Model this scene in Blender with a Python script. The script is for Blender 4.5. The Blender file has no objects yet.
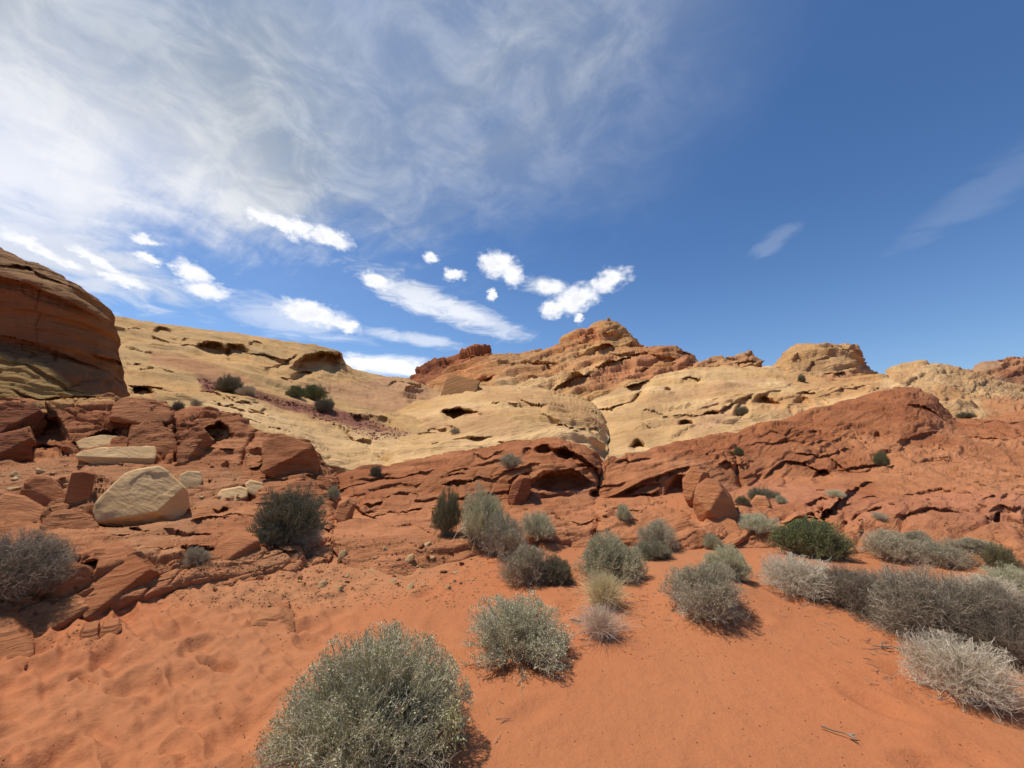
import bpy, math, random
import numpy as np
from mathutils import Vector
R = math.radians
sc = bpy.context.scene
COL = sc.collection
rng = np.random.default_rng(7)
random.seed(7)

# ------------------------------------------------------------------ camera
CAM_H, PITCH, FPX = 1.6, R(9.0), 385.0
cd = bpy.data.cameras.new('camera'); cam = bpy.data.objects.new('camera', cd); COL.objects.link(cam)
cam.location = (0, 0, CAM_H); cam.rotation_euler = (R(90) + PITCH, 0, 0)
cd.sensor_width = 36; cd.lens = FPX / 1024 * 36; cd.clip_start = 0.05; cd.clip_end = 20000
sc.camera = cam

# ------------------------------------------------------------------ light
SUN_EL, SUN_AZ = R(64), R(-70)          # azimuth from +Y, negative = left
sd = bpy.data.lights.new('sun', 'SUN'); so = bpy.data.objects.new('sun', sd); COL.objects.link(so)
sd.energy = 3.7; sd.angle = R(1.4); sd.color = (1.0, 0.955, 0.88)
S = Vector((math.sin(SUN_AZ) * math.cos(SUN_EL), math.cos(SUN_AZ) * math.cos(SUN_EL), math.sin(SUN_EL)))
so.rotation_euler = S.to_track_quat('Z', 'Y').to_euler(); so.location = S * 50
sc.view_settings.view_transform = 'Standard'; sc.view_settings.look = 'None'
sc.view_settings.exposure = 0.17; sc.view_settings.gamma = 1.0; sc.view_settings.use_curve_mapping = False

# ------------------------------------------------------------------ node helper
class NT:
    def __init__(s, tree): s.t = tree
    def node(s, ty, **kw):
        n = s.t.nodes.new(ty)
        for k, v in kw.items(): setattr(n, k, v)
        return n
    def put(s, sock, v):
        if isinstance(v, E): s.t.links.new(v.o, sock)
        elif isinstance(v, bpy.types.NodeSocket): s.t.links.new(v, sock)
        elif v is not None: sock.default_value = v
    def m(s, op, a, b=None, c=None, clamp=False):
        n = s.node('ShaderNodeMath', operation=op, use_clamp=clamp)
        for i, v in enumerate((a, b, c)): s.put(n.inputs[i], v)
        return E(s, n.outputs[0])
    def xyz(s, v):
        n = s.node('ShaderNodeSeparateXYZ'); s.put(n.inputs[0], v); return [E(s, o) for o in n.outputs]
    def vec(s, x, y, z):
        n = s.node('ShaderNodeCombineXYZ')
        for i, v in enumerate((x, y, z)): s.put(n.inputs[i], v)
        return E(s, n.outputs[0])
    def noise(s, v, scale, detail=4, rough=.5, dist=0.0, col=False):
        n = s.node('ShaderNodeTexNoise', noise_dimensions='3D'); s.put(n.inputs['Vector'], v)
        n.inputs['Scale'].default_value = scale; n.inputs['Detail'].default_value = detail
        n.inputs['Roughness'].default_value = rough; n.inputs['Distortion'].default_value = dist
        return E(s, n.outputs['Color' if col else 'Fac'])
    def voro(s, v, scale, feature='F1'):
        n = s.node('ShaderNodeTexVoronoi', feature=feature); s.put(n.inputs['Vector'], v); n.inputs['Scale'].default_value = scale
        return E(s, n.outputs['Distance'])
    def sm(s, x, a, b):
        n = s.node('ShaderNodeMapRange', interpolation_type='SMOOTHSTEP')
        for i, v in enumerate((x, a, b, 0.0, 1.0)): s.put(n.inputs[i], v)
        return E(s, n.outputs[0])
    def mix(s, f, a, b, mode='MIX'):
        n = s.node('ShaderNodeMix', data_type='RGBA', blend_type=mode)
        s.put(n.inputs[0], f); s.put(n.inputs[6], a); s.put(n.inputs[7], b); return E(s, n.outputs[2])
    def vm(s, op, a, b=None):
        n = s.node('ShaderNodeVectorMath', operation=op); s.put(n.inputs[0], a)
        if b is not None: s.put(n.inputs[1], b)
        return E(s, n.outputs[0])
class E:
    def __init__(s, t, o): s.t, s.o = t, o
    def __add__(s, b): return s.t.m('ADD', s, b)
    def __radd__(s, b): return s.t.m('ADD', b, s)
    def __sub__(s, b): return s.t.m('SUBTRACT', s, b)
    def __rsub__(s, b): return s.t.m('SUBTRACT', b, s)
    def __mul__(s, b): return s.t.m('MULTIPLY', s, b)
    def __rmul__(s, b): return s.t.m('MULTIPLY', b, s)
    def __truediv__(s, b): return s.t.m('DIVIDE', s, b)

# pixel ray in world space (numpy)
cp, sp = math.cos(PITCH), math.sin(PITCH)
def rays(px, py):
    a = (np.asarray(px, float) - 512) / FPX; b = (384 - np.asarray(py, float)) / FPX
    return np.stack([a, cp - b * sp, sp + b * cp], -1)
def azel(px, py):
    d = rays(px, py); d = d / np.linalg.norm(d)
    return math.atan2(d[0], d[1]), math.asin(d[2])

# ------------------------------------------------------------------ world: sky with high cirrus and small cumulus
w = bpy.data.worlds.new('World'); sc.world = w; w.use_nodes = True
wt = w.node_tree; wt.nodes.clear(); W = NT(wt)
sky = W.node('ShaderNodeTexSky', sky_type='NISHITA', sun_disc=False, sun_elevation=SUN_EL, sun_rotation=SUN_AZ,
             altitude=700, air_density=1.25, dust_density=0.35, ozone_density=2.2)
SKY_TINT = (0.56, 0.80, 1.08, 1)
skyc = W.mix(1.0, E(W, sky.outputs[0]), SKY_TINT, 'MULTIPLY')
tc = W.node('ShaderNodeTexCoord'); gx, gy, gz = W.xyz(tc.outputs['Generated'])
az = W.m('ARCTAN2', gx, gy); el = W.m('ARCSINE', gz)
lg = W.sm(el, R(34), R(2)); skyc = W.mix(1.0, skyc, W.vec(1.0 + lg * .42, 1.0 + lg * .22, 1.0 + lg * .16), 'MULTIPLY')
zz = W.m('MAXIMUM', gz, 0.0) + 0.12
plane = W.vec(gx / zz, gy / zz, 0.0)                       # a flat cloud deck high above
def blob(a0, e0, ra, re, rot, wa, we):                     # soft elliptical area of the sky, 0 at its centre, 1 on its rim
    c, s_ = math.cos(rot), math.sin(rot)
    da, de = wa - a0, we - e0
    u = (da * c + de * s_) / ra; v = (de * c - da * s_) / re
    return W.m('SQRT', u * u + v * v)
# cirrus
th_ = R(-34); fx, fy = gx / zz, gy / zz
cu, cv = fx * math.cos(th_) + fy * math.sin(th_), fy * math.cos(th_) - fx * math.sin(th_)
bend_ = W.noise(plane, 0.9, 2, .5)
wisp = W.noise(W.vec(cu * 0.55, cv * 2.3 + bend_ * .7, 0.0), 2.3, 10, .60, 0.08)
mott = W.noise(plane, 5.5, 7, .62, 0.5)
big = W.noise(plane, 1.1, 3, .5)
wob = (big - 0.5) * 0.9 + (wisp - 0.5) * 0.35
def az_el_mask(px, py, rx, ry, rot=0.0, soft=(1.2, 0.2)):
    a0, e0 = azel(px, py)
    q = blob(a0, e0, rx, ry, rot, az, el) + wob
    return W.sm(q, soft[0], soft[1])
glow = az_el_mask(0, 175, R(25), R(15), 0, (1.45, -0.05))
veil = az_el_mask(60, 50, R(54), R(28), 0, (1.4, 0.2))
streak = az_el_mask(520, 20, R(36), R(21), R(10), (1.45, 0.15))
cir = W.m('MAXIMUM', veil * 0.92, streak * 0.88)
tex = W.sm(wisp, 0.25, 0.75) * 0.50 + W.sm(mott, 0.32, 0.70) * 0.20 + 0.32
cir = W.m('MAXIMUM', cir * tex * .92 + veil * veil * 0.34, glow * (0.74 + 0.34 * wisp), clamp=True)
# faint wisps lower down
def wispy(px, py, ra, re, rot, k, seed):
    a0, e0 = azel(px, py)
    n = W.noise(W.vec((az * 3 + seed), (el * 9), seed), 3.0, 7, .62, 0.8)
    q = blob(a0, e0, ra, re, rot, az, el) + (n - 0.5) * 2.4
    return W.sm(q, 1.35, 0.25) * k
wl = [wispy(432, 303, R(12.0), R(2.1), R(-17), .80, 1.0), wispy(420, 340, R(7), R(1.0), R(-5), .55, 2.0),
      wispy(385, 366, R(10), R(1.5), R(-2), 1.0, 3.0), wispy(285, 318, R(9), R(2.2), R(-3), .45, 4.0), wispy(500, 325, R(5), R(1.2), R(-22), .5, 5.5),
      wispy(776, 240, R(2.6), R(1.0), R(22), .14, 5.0), wispy(985, 190, R(6), R(1.6), R(24), .07, 6.0),
      wispy(60, 250, R(10), R(4), R(-12), .8, 7.0), wispy(545, 285, R(4), R(1.2), R(-10), .6, 8.0)]
edge_ = W.sm(gz / W.m('MAXIMUM', gy, 0.02) + (wisp - 0.5) * 0.5 + (mott - .5) * .25, 0.46, 0.74); cir = cir * (edge_ * .93 + .07)
for x in wl: cir = W.m('MAXIMUM', cir, x)
# cumulus puffs
n1 = W.noise(W.vec(az, el * 1.6, 0.0), 26, 5, .62, 0.2)
n2 = W.noise(W.vec(az + 7, el * 1.6, 3.0), 26, 5, .62, 0.2)
wa = az + (n1 - 0.5) * 0.055; we = el + (n2 - 0.5) * 0.040
n3 = W.noise(W.vec(az, el * 1.3, 5.0), 42, 5, .55)
cum = None; shade = None
for (px, py, rx, ry, rot) in [(283, 224, 22, 6.5, -14), (330, 238, 21, 8, -8), (300, 229, 14, 9, -10), (262, 217, 14, 5, -8), (148, 241, 15, 4.5, -4), (150, 259, 10, 4.5, 0), (192, 272, 17, 8.5, -18), (206, 289, 19, 7.5, -6),
                              (312, 314, 30, 9.5, -4), (345, 325, 14, 6, -18), (376, 281, 16, 6, -8), (497, 264, 18, 10, -6), (512, 275, 11, 8, 0), (455, 274, 9, 5, 0), (492, 295, 4, 5, 0), (432, 258, 8, 4, 0),
                              (608, 281, 20, 8.5, 16), (575, 299, 22, 11, 14), (552, 309, 11, 7, 0), (550, 287, 15, 5, -8), (578, 318, 4, 4, 0),
                              (100, 262, 26, 4.5, -20), (120, 280, 20, 3.5, -12), (30, 245, 26, 6, -14), (62, 262, 20, 4, -12)]:
    a0, e0 = azel(px, py); k = math.cos(math.atan(math.hypot(px - 512, py - 384) / FPX))
    u = FPX / (k ** 1.35)
    q = blob(a0, e0, rx / u * 1.25, ry / u * 1.35, R(rot), wa, we) + (n3 - 0.5) * 1.0
    cum = q if cum is None else W.m('MINIMUM', cum, q)
cumd = W.sm(cum, 1.22, 0.42)
shd = W.sm(cum, 0.8, 0.1) * W.sm(n2, 0.45, 0.60)
cumc = W.mix(shd * 0.3, (0.90, 0.91, 0.94, 1), (0.56, 0.58, 0.64, 1))
BG = 0.09
cirw = W.mix(glow, W.mix(W.sm(mott, .35, .7), (0.34, 0.39, 0.45, 1), (0.54, 0.58, 0.63, 1)), (0.84, 0.85, 0.90, 1))
lo = W.sm(el, R(31), R(19)) * W.sm(glow, .8, .2)
cirw = W.mix(lo, cirw, (0.93, 0.94, 0.97, 1))
inv = W.node('ShaderNodeVectorMath', operation='SCALE'); inv.inputs['Scale'].default_value = 1 / BG
col = W.mix(cir, skyc, E(W, inv.outputs[0])); W.put(inv.inputs[0], cirw)
inv2 = W.node('ShaderNodeVectorMath', operation='SCALE'); inv2.inputs['Scale'].default_value = 1 / BG; W.put(inv2.inputs[0], cumc)
col = W.mix(cumd, col, E(W, inv2.outputs[0]))
bg = W.node('ShaderNodeBackground'); W.put(bg.inputs[0], col); bg.inputs[1].default_value = BG
wo = W.node('ShaderNodeOutputWorld'); wt.links.new(bg.outputs[0], wo.inputs[0])
w.cycles.sampling_method = 'MANUAL'; w.cycles.sample_map_resolution = 512

# ------------------------------------------------------------------ numpy noise
TB = rng.random((64, 64, 64)).astype(np.float32).ravel()
def vn(p):
    p = np.asarray(p, np.float32); i = np.floor(p).astype(np.int32); f = p - i; f = f * f * (3 - 2 * f)
    i0 = i & 63; i1 = (i + 1) & 63
    X = (i0[..., 0] << 12, i1[..., 0] << 12); Y = (i0[..., 1] << 6, i1[..., 1] << 6); Z = (i0[..., 2], i1[..., 2])
    g = lambda a, b, c: TB[X[a] + Y[b] + Z[c]]
    fx, fy, fz = f[..., 0], f[..., 1], f[..., 2]
    a = g(0, 0, 0) * (1 - fx) + g(1, 0, 0) * fx; b = g(0, 1, 0) * (1 - fx) + g(1, 1, 0) * fx
    c = g(0, 0, 1) * (1 - fx) + g(1, 0, 1) * fx; d = g(0, 1, 1) * (1 - fx) + g(1, 1, 1) * fx
    return (a * (1 - fy) + b * fy) * (1 - fz) + (c * (1 - fy) + d * fy) * fz
ROT = np.array([[.80, .60, 0], [-.48, .64, .60], [.36, -.48, .80]], np.float32)
def fbm(p, o=4, g=.5):
    s = 0; a = 1; t = 0; p = np.asarray(p, np.float32)
    for k in range(o):
        s = s + a * vn(p); t += a; a *= g; p = (p @ ROT) * 2.03 + 11.3
    return s / t - 0.5
def sstep(x, a, b):
    t = np.clip((x - a) / (b - a), 0, 1); return t * t * (3 - 2 * t)
def hash3(i, k):
    i = i.astype(np.int64) & 63
    return TB[((i[..., 0] * 7 + k * 13) & 63) << 12 | ((i[..., 1] + k * 29) & 63) << 6 | ((i[..., 2] + k * 5) & 63)]
def voronoi(p):
    p = np.asarray(p, np.float32); b = np.floor(p); best = np.full(p.shape[:-1], 9., np.float32); sec = best.copy(); cid = np.zeros(p.shape[:-1], np.float32)
    for dx in (-1, 0, 1):
        for dy in (-1, 0, 1):
            for dz in (-1, 0, 1):
                c = b + np.array([dx, dy, dz], np.float32)
                q = c + np.stack([hash3(c, 1), hash3(c, 2), hash3(c, 3)], -1) - p
                d = np.sqrt((q * q).sum(-1)); h = hash3(c, 4); m = d < best
                sec = np.where(m, best, np.minimum(sec, d)); cid = np.where(m, h, cid); best = np.where(m, d, best)
    return best, sec, cid

# ------------------------------------------------------------------ mesh + object helpers
def mesh_np(name, V, F, mat, col=None, smooth=True, attr='col'):
    me = bpy.data.meshes.new(name); V = np.asarray(V, np.float32).reshape(-1, 3); F = np.asarray(F, np.int32); k = F.shape[1]
    me.vertices.add(len(V)); me.vertices.foreach_set('co', V.ravel())
    me.loops.add(F.size); me.loops.foreach_set('vertex_index', F.ravel())
    me.polygons.add(len(F)); me.polygons.foreach_set('loop_start', np.arange(0, F.size, k, dtype=np.int32))
    me.polygons.foreach_set('loop_total', np.full(len(F), k, np.int32)); me.polygons.foreach_set('use_smooth', np.full(len(F), smooth))
    me.update(calc_edges=True); me.validate()
    if col is not None:
        a = me.color_attributes.new(attr, 'FLOAT_COLOR', 'POINT'); c = np.ones((len(V), 4), np.float32); c[:, :3] = np.asarray(col).reshape(-1, 3)
        a.data.foreach_set('color', c.ravel())
    me.materials.append(mat)
    return me
def grid_faces(nr, nc):
    i = np.arange(nr * nc).reshape(nr, nc)
    return np.stack([i[:-1, :-1], i[1:, :-1], i[1:, 1:], i[:-1, 1:]], -1).reshape(-1, 4)
def obj(name, me, parent=None):
    o = bpy.data.objects.new(name, me); COL.objects.link(o); o.parent = parent; return o
def tag(o, label=None, cat=None, group=None, kind=None):
    for k, v in (('label', label), ('category', cat), ('group', group), ('kind', kind)):
        if v: o[k] = v
    return o
def empty(name, loc, rz=0):
    o = bpy.data.objects.new(name, None); COL.objects.link(o); o.location = loc; o.rotation_euler = (0, 0, rz); o.empty_display_size = .2; return o

# ------------------------------------------------------------------ materials
def principled(name, rough=.95):
    m = bpy.data.materials.new(name); m.use_nodes = True; t = m.node_tree; T = NT(t); b = t.nodes['Principled BSDF']
    b.inputs['Roughness'].default_value = rough; b.inputs['Specular IOR Level'].default_value = 0.15
    return m, T, b
def rock_mat(name, scale, nb, bandf=1.0, var=0.35, bump=1.0):
    """sandstone: thin beds along the bedding plane (normal nb), mottling and grain; base colour from the surface's own 'col'"""
    m, T, b = principled(name)
    tcn = T.node('ShaderNodeTexCoord'); P = tcn.outputs['Object']
    nb = Vector(nb).normalized(); q = nb.to_track_quat('Z', 'Y').inverted().to_euler()
    mp = T.node('ShaderNodeMapping'); T.put(mp.inputs[0], P); mp.inputs['Rotation'].default_value = q; mp.inputs['Scale'].default_value = (1 / scale,) * 3
    wv = T.noise(mp.outputs[0], 0.7, 3, .5, col=True)
    add = T.node('ShaderNodeVectorMath', operation='MULTIPLY_ADD'); T.put(add.inputs[0], wv); add.inputs[1].default_value = (.5, .5, .55); T.put(add.inputs[2], mp.outputs[0])
    x, y, z = T.xyz(add.outputs[0])
    v1 = T.vec(x * 0.35, y * 0.35, z * 5.0 * bandf); v2 = T.vec(x * 1.0, y * 1.0, z * 16.0 * bandf)
    b1 = T.noise(v1, 1.3, 5, .6); b2 = T.noise(v2, 1.6, 5, .6); mo = T.noise(add.outputs[0], 1.6, 6, .62); gr = T.noise(add.outputs[0], 22.0, 5, .7)
    at = T.node('ShaderNodeAttribute', attribute_name='col')
    lf = T.noise(mp.outputs[0], .35, 3, .55)
    f = 1.0 + (lf - 0.5) * (1.1 * var) + (b1 - 0.5) * (1.5 * var) + (b2 - 0.5) * (1.0 * var) + (mo - 0.5) * (1.2 * var) + (gr - 0.5) * (0.9 * var)
    cc = T.vm('MULTIPLY', at.outputs['Color'], T.vec(f, (f - 1.0) * 1.12 + 1.0, (f - 1.0) * 1.25 + 1.0))
    T.put(b.inputs['Base Color'], cc)
    h = b1 * 0.5 + b2 * 0.45 + mo * 0.5 + gr * 0.22
    bp = T.node('ShaderNodeBump'); T.put(bp.inputs['Height'], h); bp.inputs['Distance'].default_value = 0.14 * scale * bump; bp.inputs['Strength'].default_value = 0.9
    T.t.links.new(bp.outputs[0], b.inputs['Normal'])
    return m
def sand_mat():
    m, T, b = principled('red_sand')
    tcn = T.node('ShaderNodeTexCoord'); P = tcn.outputs['Object']; at = T.node('ShaderNodeAttribute', attribute_name='col')
    a = T.noise(P, 0.8, 5, .55); g = T.noise(P, 60, 4, .7); g2 = T.noise(P, 9, 8, .68); sp_ = T.noise(P, 140, 2, .5)
    f = 1.0 + (a - .5) * .22 + (g - .5) * .28 + (g2 - .5) * .22
    c = T.vm('MULTIPLY', at.outputs['Color'], T.vec(f, f * 1.0, f))
    dk = T.sm(T.noise(P, 34, 3, .6), .70, .76); c = T.mix(dk * 0.55, c, (.16, .055, .03, 1))
    lt = T.sm(sp_, .74, .80); c = T.mix(lt * .5, c, (.75, .5, .36, 1))
    T.put(b.inputs['Base Color'], c)
    rp = T.noise(P, 4.0, 6, .6, .3)
    h = rp * .5 + g2 * .45 + g * .12
    bp = T.node('ShaderNodeBump'); T.put(bp.inputs['Height'], h); bp.inputs['Distance'].default_value = .05; bp.inputs['Strength'].default_value = .8
    T.t.links.new(bp.outputs[0], b.inputs['Normal']); return m
def plant_mat(name, c1, c2, c3=None):
    m, T, b = principled(name, .8)
    tcn = T.node('ShaderNodeTexCoord'); at = T.node('ShaderNodeAttribute', attribute_name='rnd'); r = T.xyz(at.outputs['Vector'])[0]
    oi = T.node('ShaderNodeObjectInfo'); ro = E(T, oi.outputs['Random'])
    n = T.noise(tcn.outputs['Object'], 5, 3, .6)
    c = T.mix(r, (*c1, 1), (*c2, 1))
    if c3: c = T.mix(T.sm(n, .55, .70), c, (*c3, 1))
    f = 0.85 + ro * 0.3
    c = T.vm('MULTIPLY', c, T.vec(f, f, f)); T.put(b.inputs['Base Color'], c); return m

SAND = np.array([.47, .162, .062]); SAND2 = np.array([.425, .178, .076]); SOIL = np.array([.44, .20, .088])
RED = np.array([.36, .122, .045]); RED2 = np.array([.475, .192, .078]); DRED = np.array([.225, .075, .034])
TAN = np.array([.60, .335, .125]); TAN2 = np.array([.69, .43, .195]); ORG = np.array([.53, .25, .092]); OCH = np.array([.40, .22, .07])

# ------------------------------------------------------------------ the rock surfaces
def unproj(px, py, Y):
    d = rays(px, py); return d * (np.asarray(Y) / d[..., 1])[..., None] + np.array([0, 0, CAM_H])
def proj(P):
    q = P - np.array([0, 0, CAM_H]); f = q[..., 1] * cp + q[..., 2] * sp; u = -q[..., 1] * sp + q[..., 2] * cp; f = np.maximum(f, .05)
    return 512 + q[..., 0] / f * FPX, 384 - u / f * FPX
def Yof(px, py, v):
    if isinstance(v, str):
        d = rays(px, py); return float((float(v) - CAM_H) / d[2] * d[1])
    return v
def wobble(px, seed, amp, f=.05):
    z = np.zeros_like(px); return amp * (fbm(np.stack([px * f, z + seed, z], -1), 5, .6)) * 2
def LEDGE(pts, reach, depth, lip=0.0, rag=2.4):
    pts = np.array(pts, float); seed = pts[0, 0] * .37; lip = lip + .22 * depth; reach = reach * 1.45; depth = depth * .72; rag = rag if rag > 1.2 else rag * 1.6
    def f(px, py):
        L = np.interp(px, pts[:, 0], pts[:, 1]) + wobble(px, seed, rag, .07)
        ln = pts[-1, 0] - pts[0, 0]; e = sstep(px, pts[0, 0] - 1, pts[0, 0] + .22 * ln) * sstep(px, pts[-1, 0] + 1, pts[-1, 0] - .22 * ln)
        rr = reach * (0.35 + .65 * e) * (1 + wobble(px, seed + 5, .35, .06)); t = (py - L) / rr
        r = np.where((t > 0) & (t < 1), (1 - np.clip(t, 0, 1)) ** .8, 0) * sstep(t, -.02, .12)
        return depth * e * r - lip * e * np.exp(-np.clip(-t, 0, 9) * .8) * (t <= 0)
    return f
def CAVE(cx, cy, rx, ry, depth, ang=0, rag=.25, flat=0):
    c, s_ = math.cos(R(ang)), math.sin(R(ang))
    def f(px, py):
        dx, dy = px - cx, -(py - cy); u = (dx * c + dy * s_) / rx; v = (dy * c - dx * s_) / ry
        if flat: v = np.where(v < 0, v * (1 + flat), v)
        n = fbm(np.stack([px * .16, py * .16, px * 0 + cx], -1), 3) * 2 * rag
        q = np.sqrt(u * u + v * v) + n
        return depth * sstep(q, 1.12, .55)
    return f
def CRACK(pts, wd, depth):
    pts = np.array(pts, float)
    def f(px, py):
        wx = px + wobble(py, pts[0, 1], 1.5, .15); wy = py + wobble(px, pts[0, 0], 1.2, .15); d = np.full(px.shape, 1e9)
        for a, b in zip(pts[:-1], pts[1:]):
            e = b - a; t = np.clip(((wx - a[0]) * e[0] + (wy - a[1]) * e[1]) / (e @ e), 0, 1)
            d = np.minimum(d, np.hypot(wx - a[0] - e[0] * t, wy - a[1] - e[1] * t))
        return depth * np.exp(-(d / wd) ** 2)
    return f
def poly_mask(poly, soft=3.0, rag=4.0):
    poly = np.array(poly, float)
    def f(px, py):
        n1 = wobble(px + py * .7, poly[0, 0], rag, .06); n2 = wobble(px * .6 - py, poly[0, 1], rag, .06)
        x = px + n1; y = py + n2; ins = np.zeros(px.shape, bool); d = np.full(px.shape, 1e9)
        for a, b in zip(poly, np.roll(poly, -1, 0)):
            c = ((a[1] > y) != (b[1] > y)) & (x < (b[0] - a[0]) * (y - a[1]) / (b[1] - a[1] + 1e-9) + a[0]); ins ^= c
            e = b - a; t = np.clip(((x - a[0]) * e[0] + (y - a[1]) * e[1]) / (e @ e + 1e-9), 0, 1)
            d = np.minimum(d, np.hypot(x - a[0] - e[0] * t, y - a[1] - e[1] * t))
        return sstep(np.where(ins, d, -d), -soft, soft)
    return f
def rockdisp(P, S, nb, lump, led, fine, block, bedf=1.0, seed=0.0):
    """metres to push out along the normal: lumps, stepped beds, fine beds and broken blocks; sizes scale with S"""
    nb = np.array(nb, float); nb /= np.linalg.norm(nb); t1 = np.cross(nb, [0, 1, 0]); t1 /= np.linalg.norm(t1); t2 = np.cross(nb, t1)
    q = (P / S + seed).astype(np.float32); A = np.stack([q @ t1, q @ t2, q @ nb], -1)
    d = lump * 1.6 * fbm(q * .55, 4) + lump * .7 * fbm(q * 1.9, 4, .55)
    s = A[..., 2] + .5 * fbm(q * .35 + 3, 3) + .10 * fbm(q * 2.3, 3)
    if led:
        for fr, am in ((1.5, 1.0), (3.7, .55), (8.5, .26)):
            h = s * fr * bedf + .35 * vn(q * .9 * fr ** .5 + fr); fl = np.floor(h); t = h - fl
            k = vn(np.stack([A[..., 0] * .5 * fr ** .6, A[..., 1] * .5 * fr ** .6, fl * 3.71 + fr], -1))
            k = sstep(k, .38, .72)
            prof = np.where(t < .1, (t / .1), (1 - (t - .1) / .9) ** .85)
            d = d + led * am * k * (prof - .35)
    d = d + fine * 1.3 * fbm(A * np.array([1.2, 1.2, 7.5]) * bedf, 5, .6) + fine * .8 * fbm(q * 7, 4, .6)
    if block:
        a, b, c = voronoi((A + .25 * fbm(q * 2, 2)[..., None]) * np.array([1.1, 1.1, 1.9]) + 5)
        m = sstep(fbm(q * .5 + 31, 3), -.05, .12)
        d = d + block * m * ((c - .5) * 1.1 - .8 * np.exp(-((b - a) / .07) ** 2))
        a, b, c = voronoi(A * np.array([3.3, 3.3, 5.2]) + 2)
        d = d + block * .35 * ((c - .5) - .6 * np.exp(-((b - a) / .1) ** 2)) * (.3 + .7 * m)
    return d * S
def layer(name, curves, px0, px1, S, nb, mat, disp, feats, paint, step=1.0, rowpx=1.0, back=True, skirt=2.0, smoothpx=2, toprag=0.0, seed=0.0, bend=(0, 0), dust=0.0, fk=1.0, extra=()):
    px = np.arange(px0, px1 + step, step); K = []
    for ci, cv in enumerate(curves):
        xs = [c[0] for c in cv]; y = np.interp(px, xs, [c[1] for c in cv]); Yv = np.interp(px, xs, [Yof(*c) for c in cv])
        k = np.ones(2 * smoothpx + 1); k /= k.sum(); pad = lambda a: np.convolve(np.pad(a, smoothpx, mode='edge'), k, 'valid')
        y = pad(y); kk = np.ones(25) / 25; Yv = np.convolve(np.pad(Yv, 12, mode='edge'), kk, 'valid')
        bx = np.clip(1 - (px - px0) / 22, 0, 1) ** 2 * bend[0] + np.clip(1 - (px1 - px) / 22, 0, 1) ** 2 * bend[1]; Yv = Yv + bx
        if ci == 0 and toprag: y = y + wobble(px, seed + 3, toprag, .07)
        K.append(unproj(px, y, Yv))
    top, bot = K[0], K[-1]; hsc = lambda p, k, z: np.stack([p[:, 0] * k, p[:, 1] * k, z], -1)
    vis = [i for i in range(len(K) - 1)]; rows = []
    pts = list(K); n0 = 0
    if back:
        n0 = 2; pts = [hsc(top, 1.45, top[:, 2] * .25 - 3), hsc(top, 1.10, top[:, 2] - .03 * top[:, 1])] + pts
    sk = bot.copy(); sk[:, 2] -= skirt; sk[:, :2] *= .995; pts = pts + [sk]
    n = len(pts); out = []; rowid = []
    for i in range(n - 1):
        p0, p1, p2, p3 = pts[max(i - 1, 0)], pts[i], pts[i + 1], pts[min(i + 2, n - 1)]
        if i < n0: m = (10, 8)[i]; p0 = p1 if i == 0 else p0
        elif i == n - 2: m = 10
        else:
            a, b = proj(p1)[1], proj(p2)[1]; m = int(max(6, np.percentile(np.abs(b - a), 92) / rowpx * 1.15))
        lin = i < n0 or i == n - 2
        for j in range(m):
            t = j / m
            if lin: q = p1 * (1 - t) + p2 * t
            else:
                m1, m2 = (p2 - p0) * .33, (p3 - p1) * .33
                L1 = np.linalg.norm(p2 - p1, axis=1, keepdims=True); g = lambda mm: mm * np.minimum(1, .9 * L1 / (np.linalg.norm(mm, axis=1, keepdims=True) + 1e-6))
                m1, m2 = g(m1), g(m2)
                q = (2 * t ** 3 - 3 * t ** 2 + 1) * p1 + (t ** 3 - 2 * t ** 2 + t) * m1 + (-2 * t ** 3 + 3 * t ** 2) * p2 + (t ** 3 - t ** 2) * m2
            out.append(q); rowid.append(i)
    out.append(pts[-1]); rowid.append(n - 2)
    G = np.stack(out, 0); rowid = np.array(rowid)
    def normals(G):
        gu = np.gradient(G, axis=1); gv = np.gradient(G, axis=0); N = np.cross(gv, gu); N /= (np.linalg.norm(N, axis=-1, keepdims=True) + 1e-9); return N
    N = normals(G)
    # normals face the camera / up
    view = np.array([0, 0, CAM_H + 6]) - G
    if np.mean((N * view).sum(-1)) < 0: N = -N
    pxg, pyg = proj(G)
    d = rockdisp(G, S, nb, seed=seed, **disp)
    fade = np.where(rowid == 0, np.linspace(0, 1, len(rowid))[:, None][:, 0] * 0 + .3, 1.0)[:, None]
    d = d * fade
    if skirt: d = d * np.where(rowid == n - 2, .4, 1)[:, None]
    G2 = G + N * d[..., None]
    ray = G2 - np.array([0, 0, CAM_H]); ray /= np.linalg.norm(ray, axis=-1, keepdims=True)
    rec = np.zeros(pxg.shape); front = ((rowid >= n0) & (rowid < n - 2)).astype(float)[:, None]
    for f in feats: rec = rec + f(pxg, pyg) * fk
    for f in extra: rec = rec + f(pxg, pyg)
    G2 = G2 + ray * (rec * front)[..., None]
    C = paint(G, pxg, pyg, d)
    if dust:      # wind-blown sand lying on the foot of the rock
        up = np.abs(normals(G2)[..., 2]); m = sstep(G2[..., 2] + .35 * fbm(G * 1.3 + 7, 4) + .12 * fbm(G * 6, 3), dust, dust * .35) * (.55 + .45 * sstep(up, .45, .8))
        C = blend(C, np.ones(C.shape) * (SAND * .55 + SOIL * .45), m)
    me = mesh_np(name, G2, grid_faces(*G2.shape[:2])[:, ::-1], mat, C)
    return obj(name, me)
def blend(a, b, m): return a * (1 - m[..., None]) + b * m[..., None]
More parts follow.
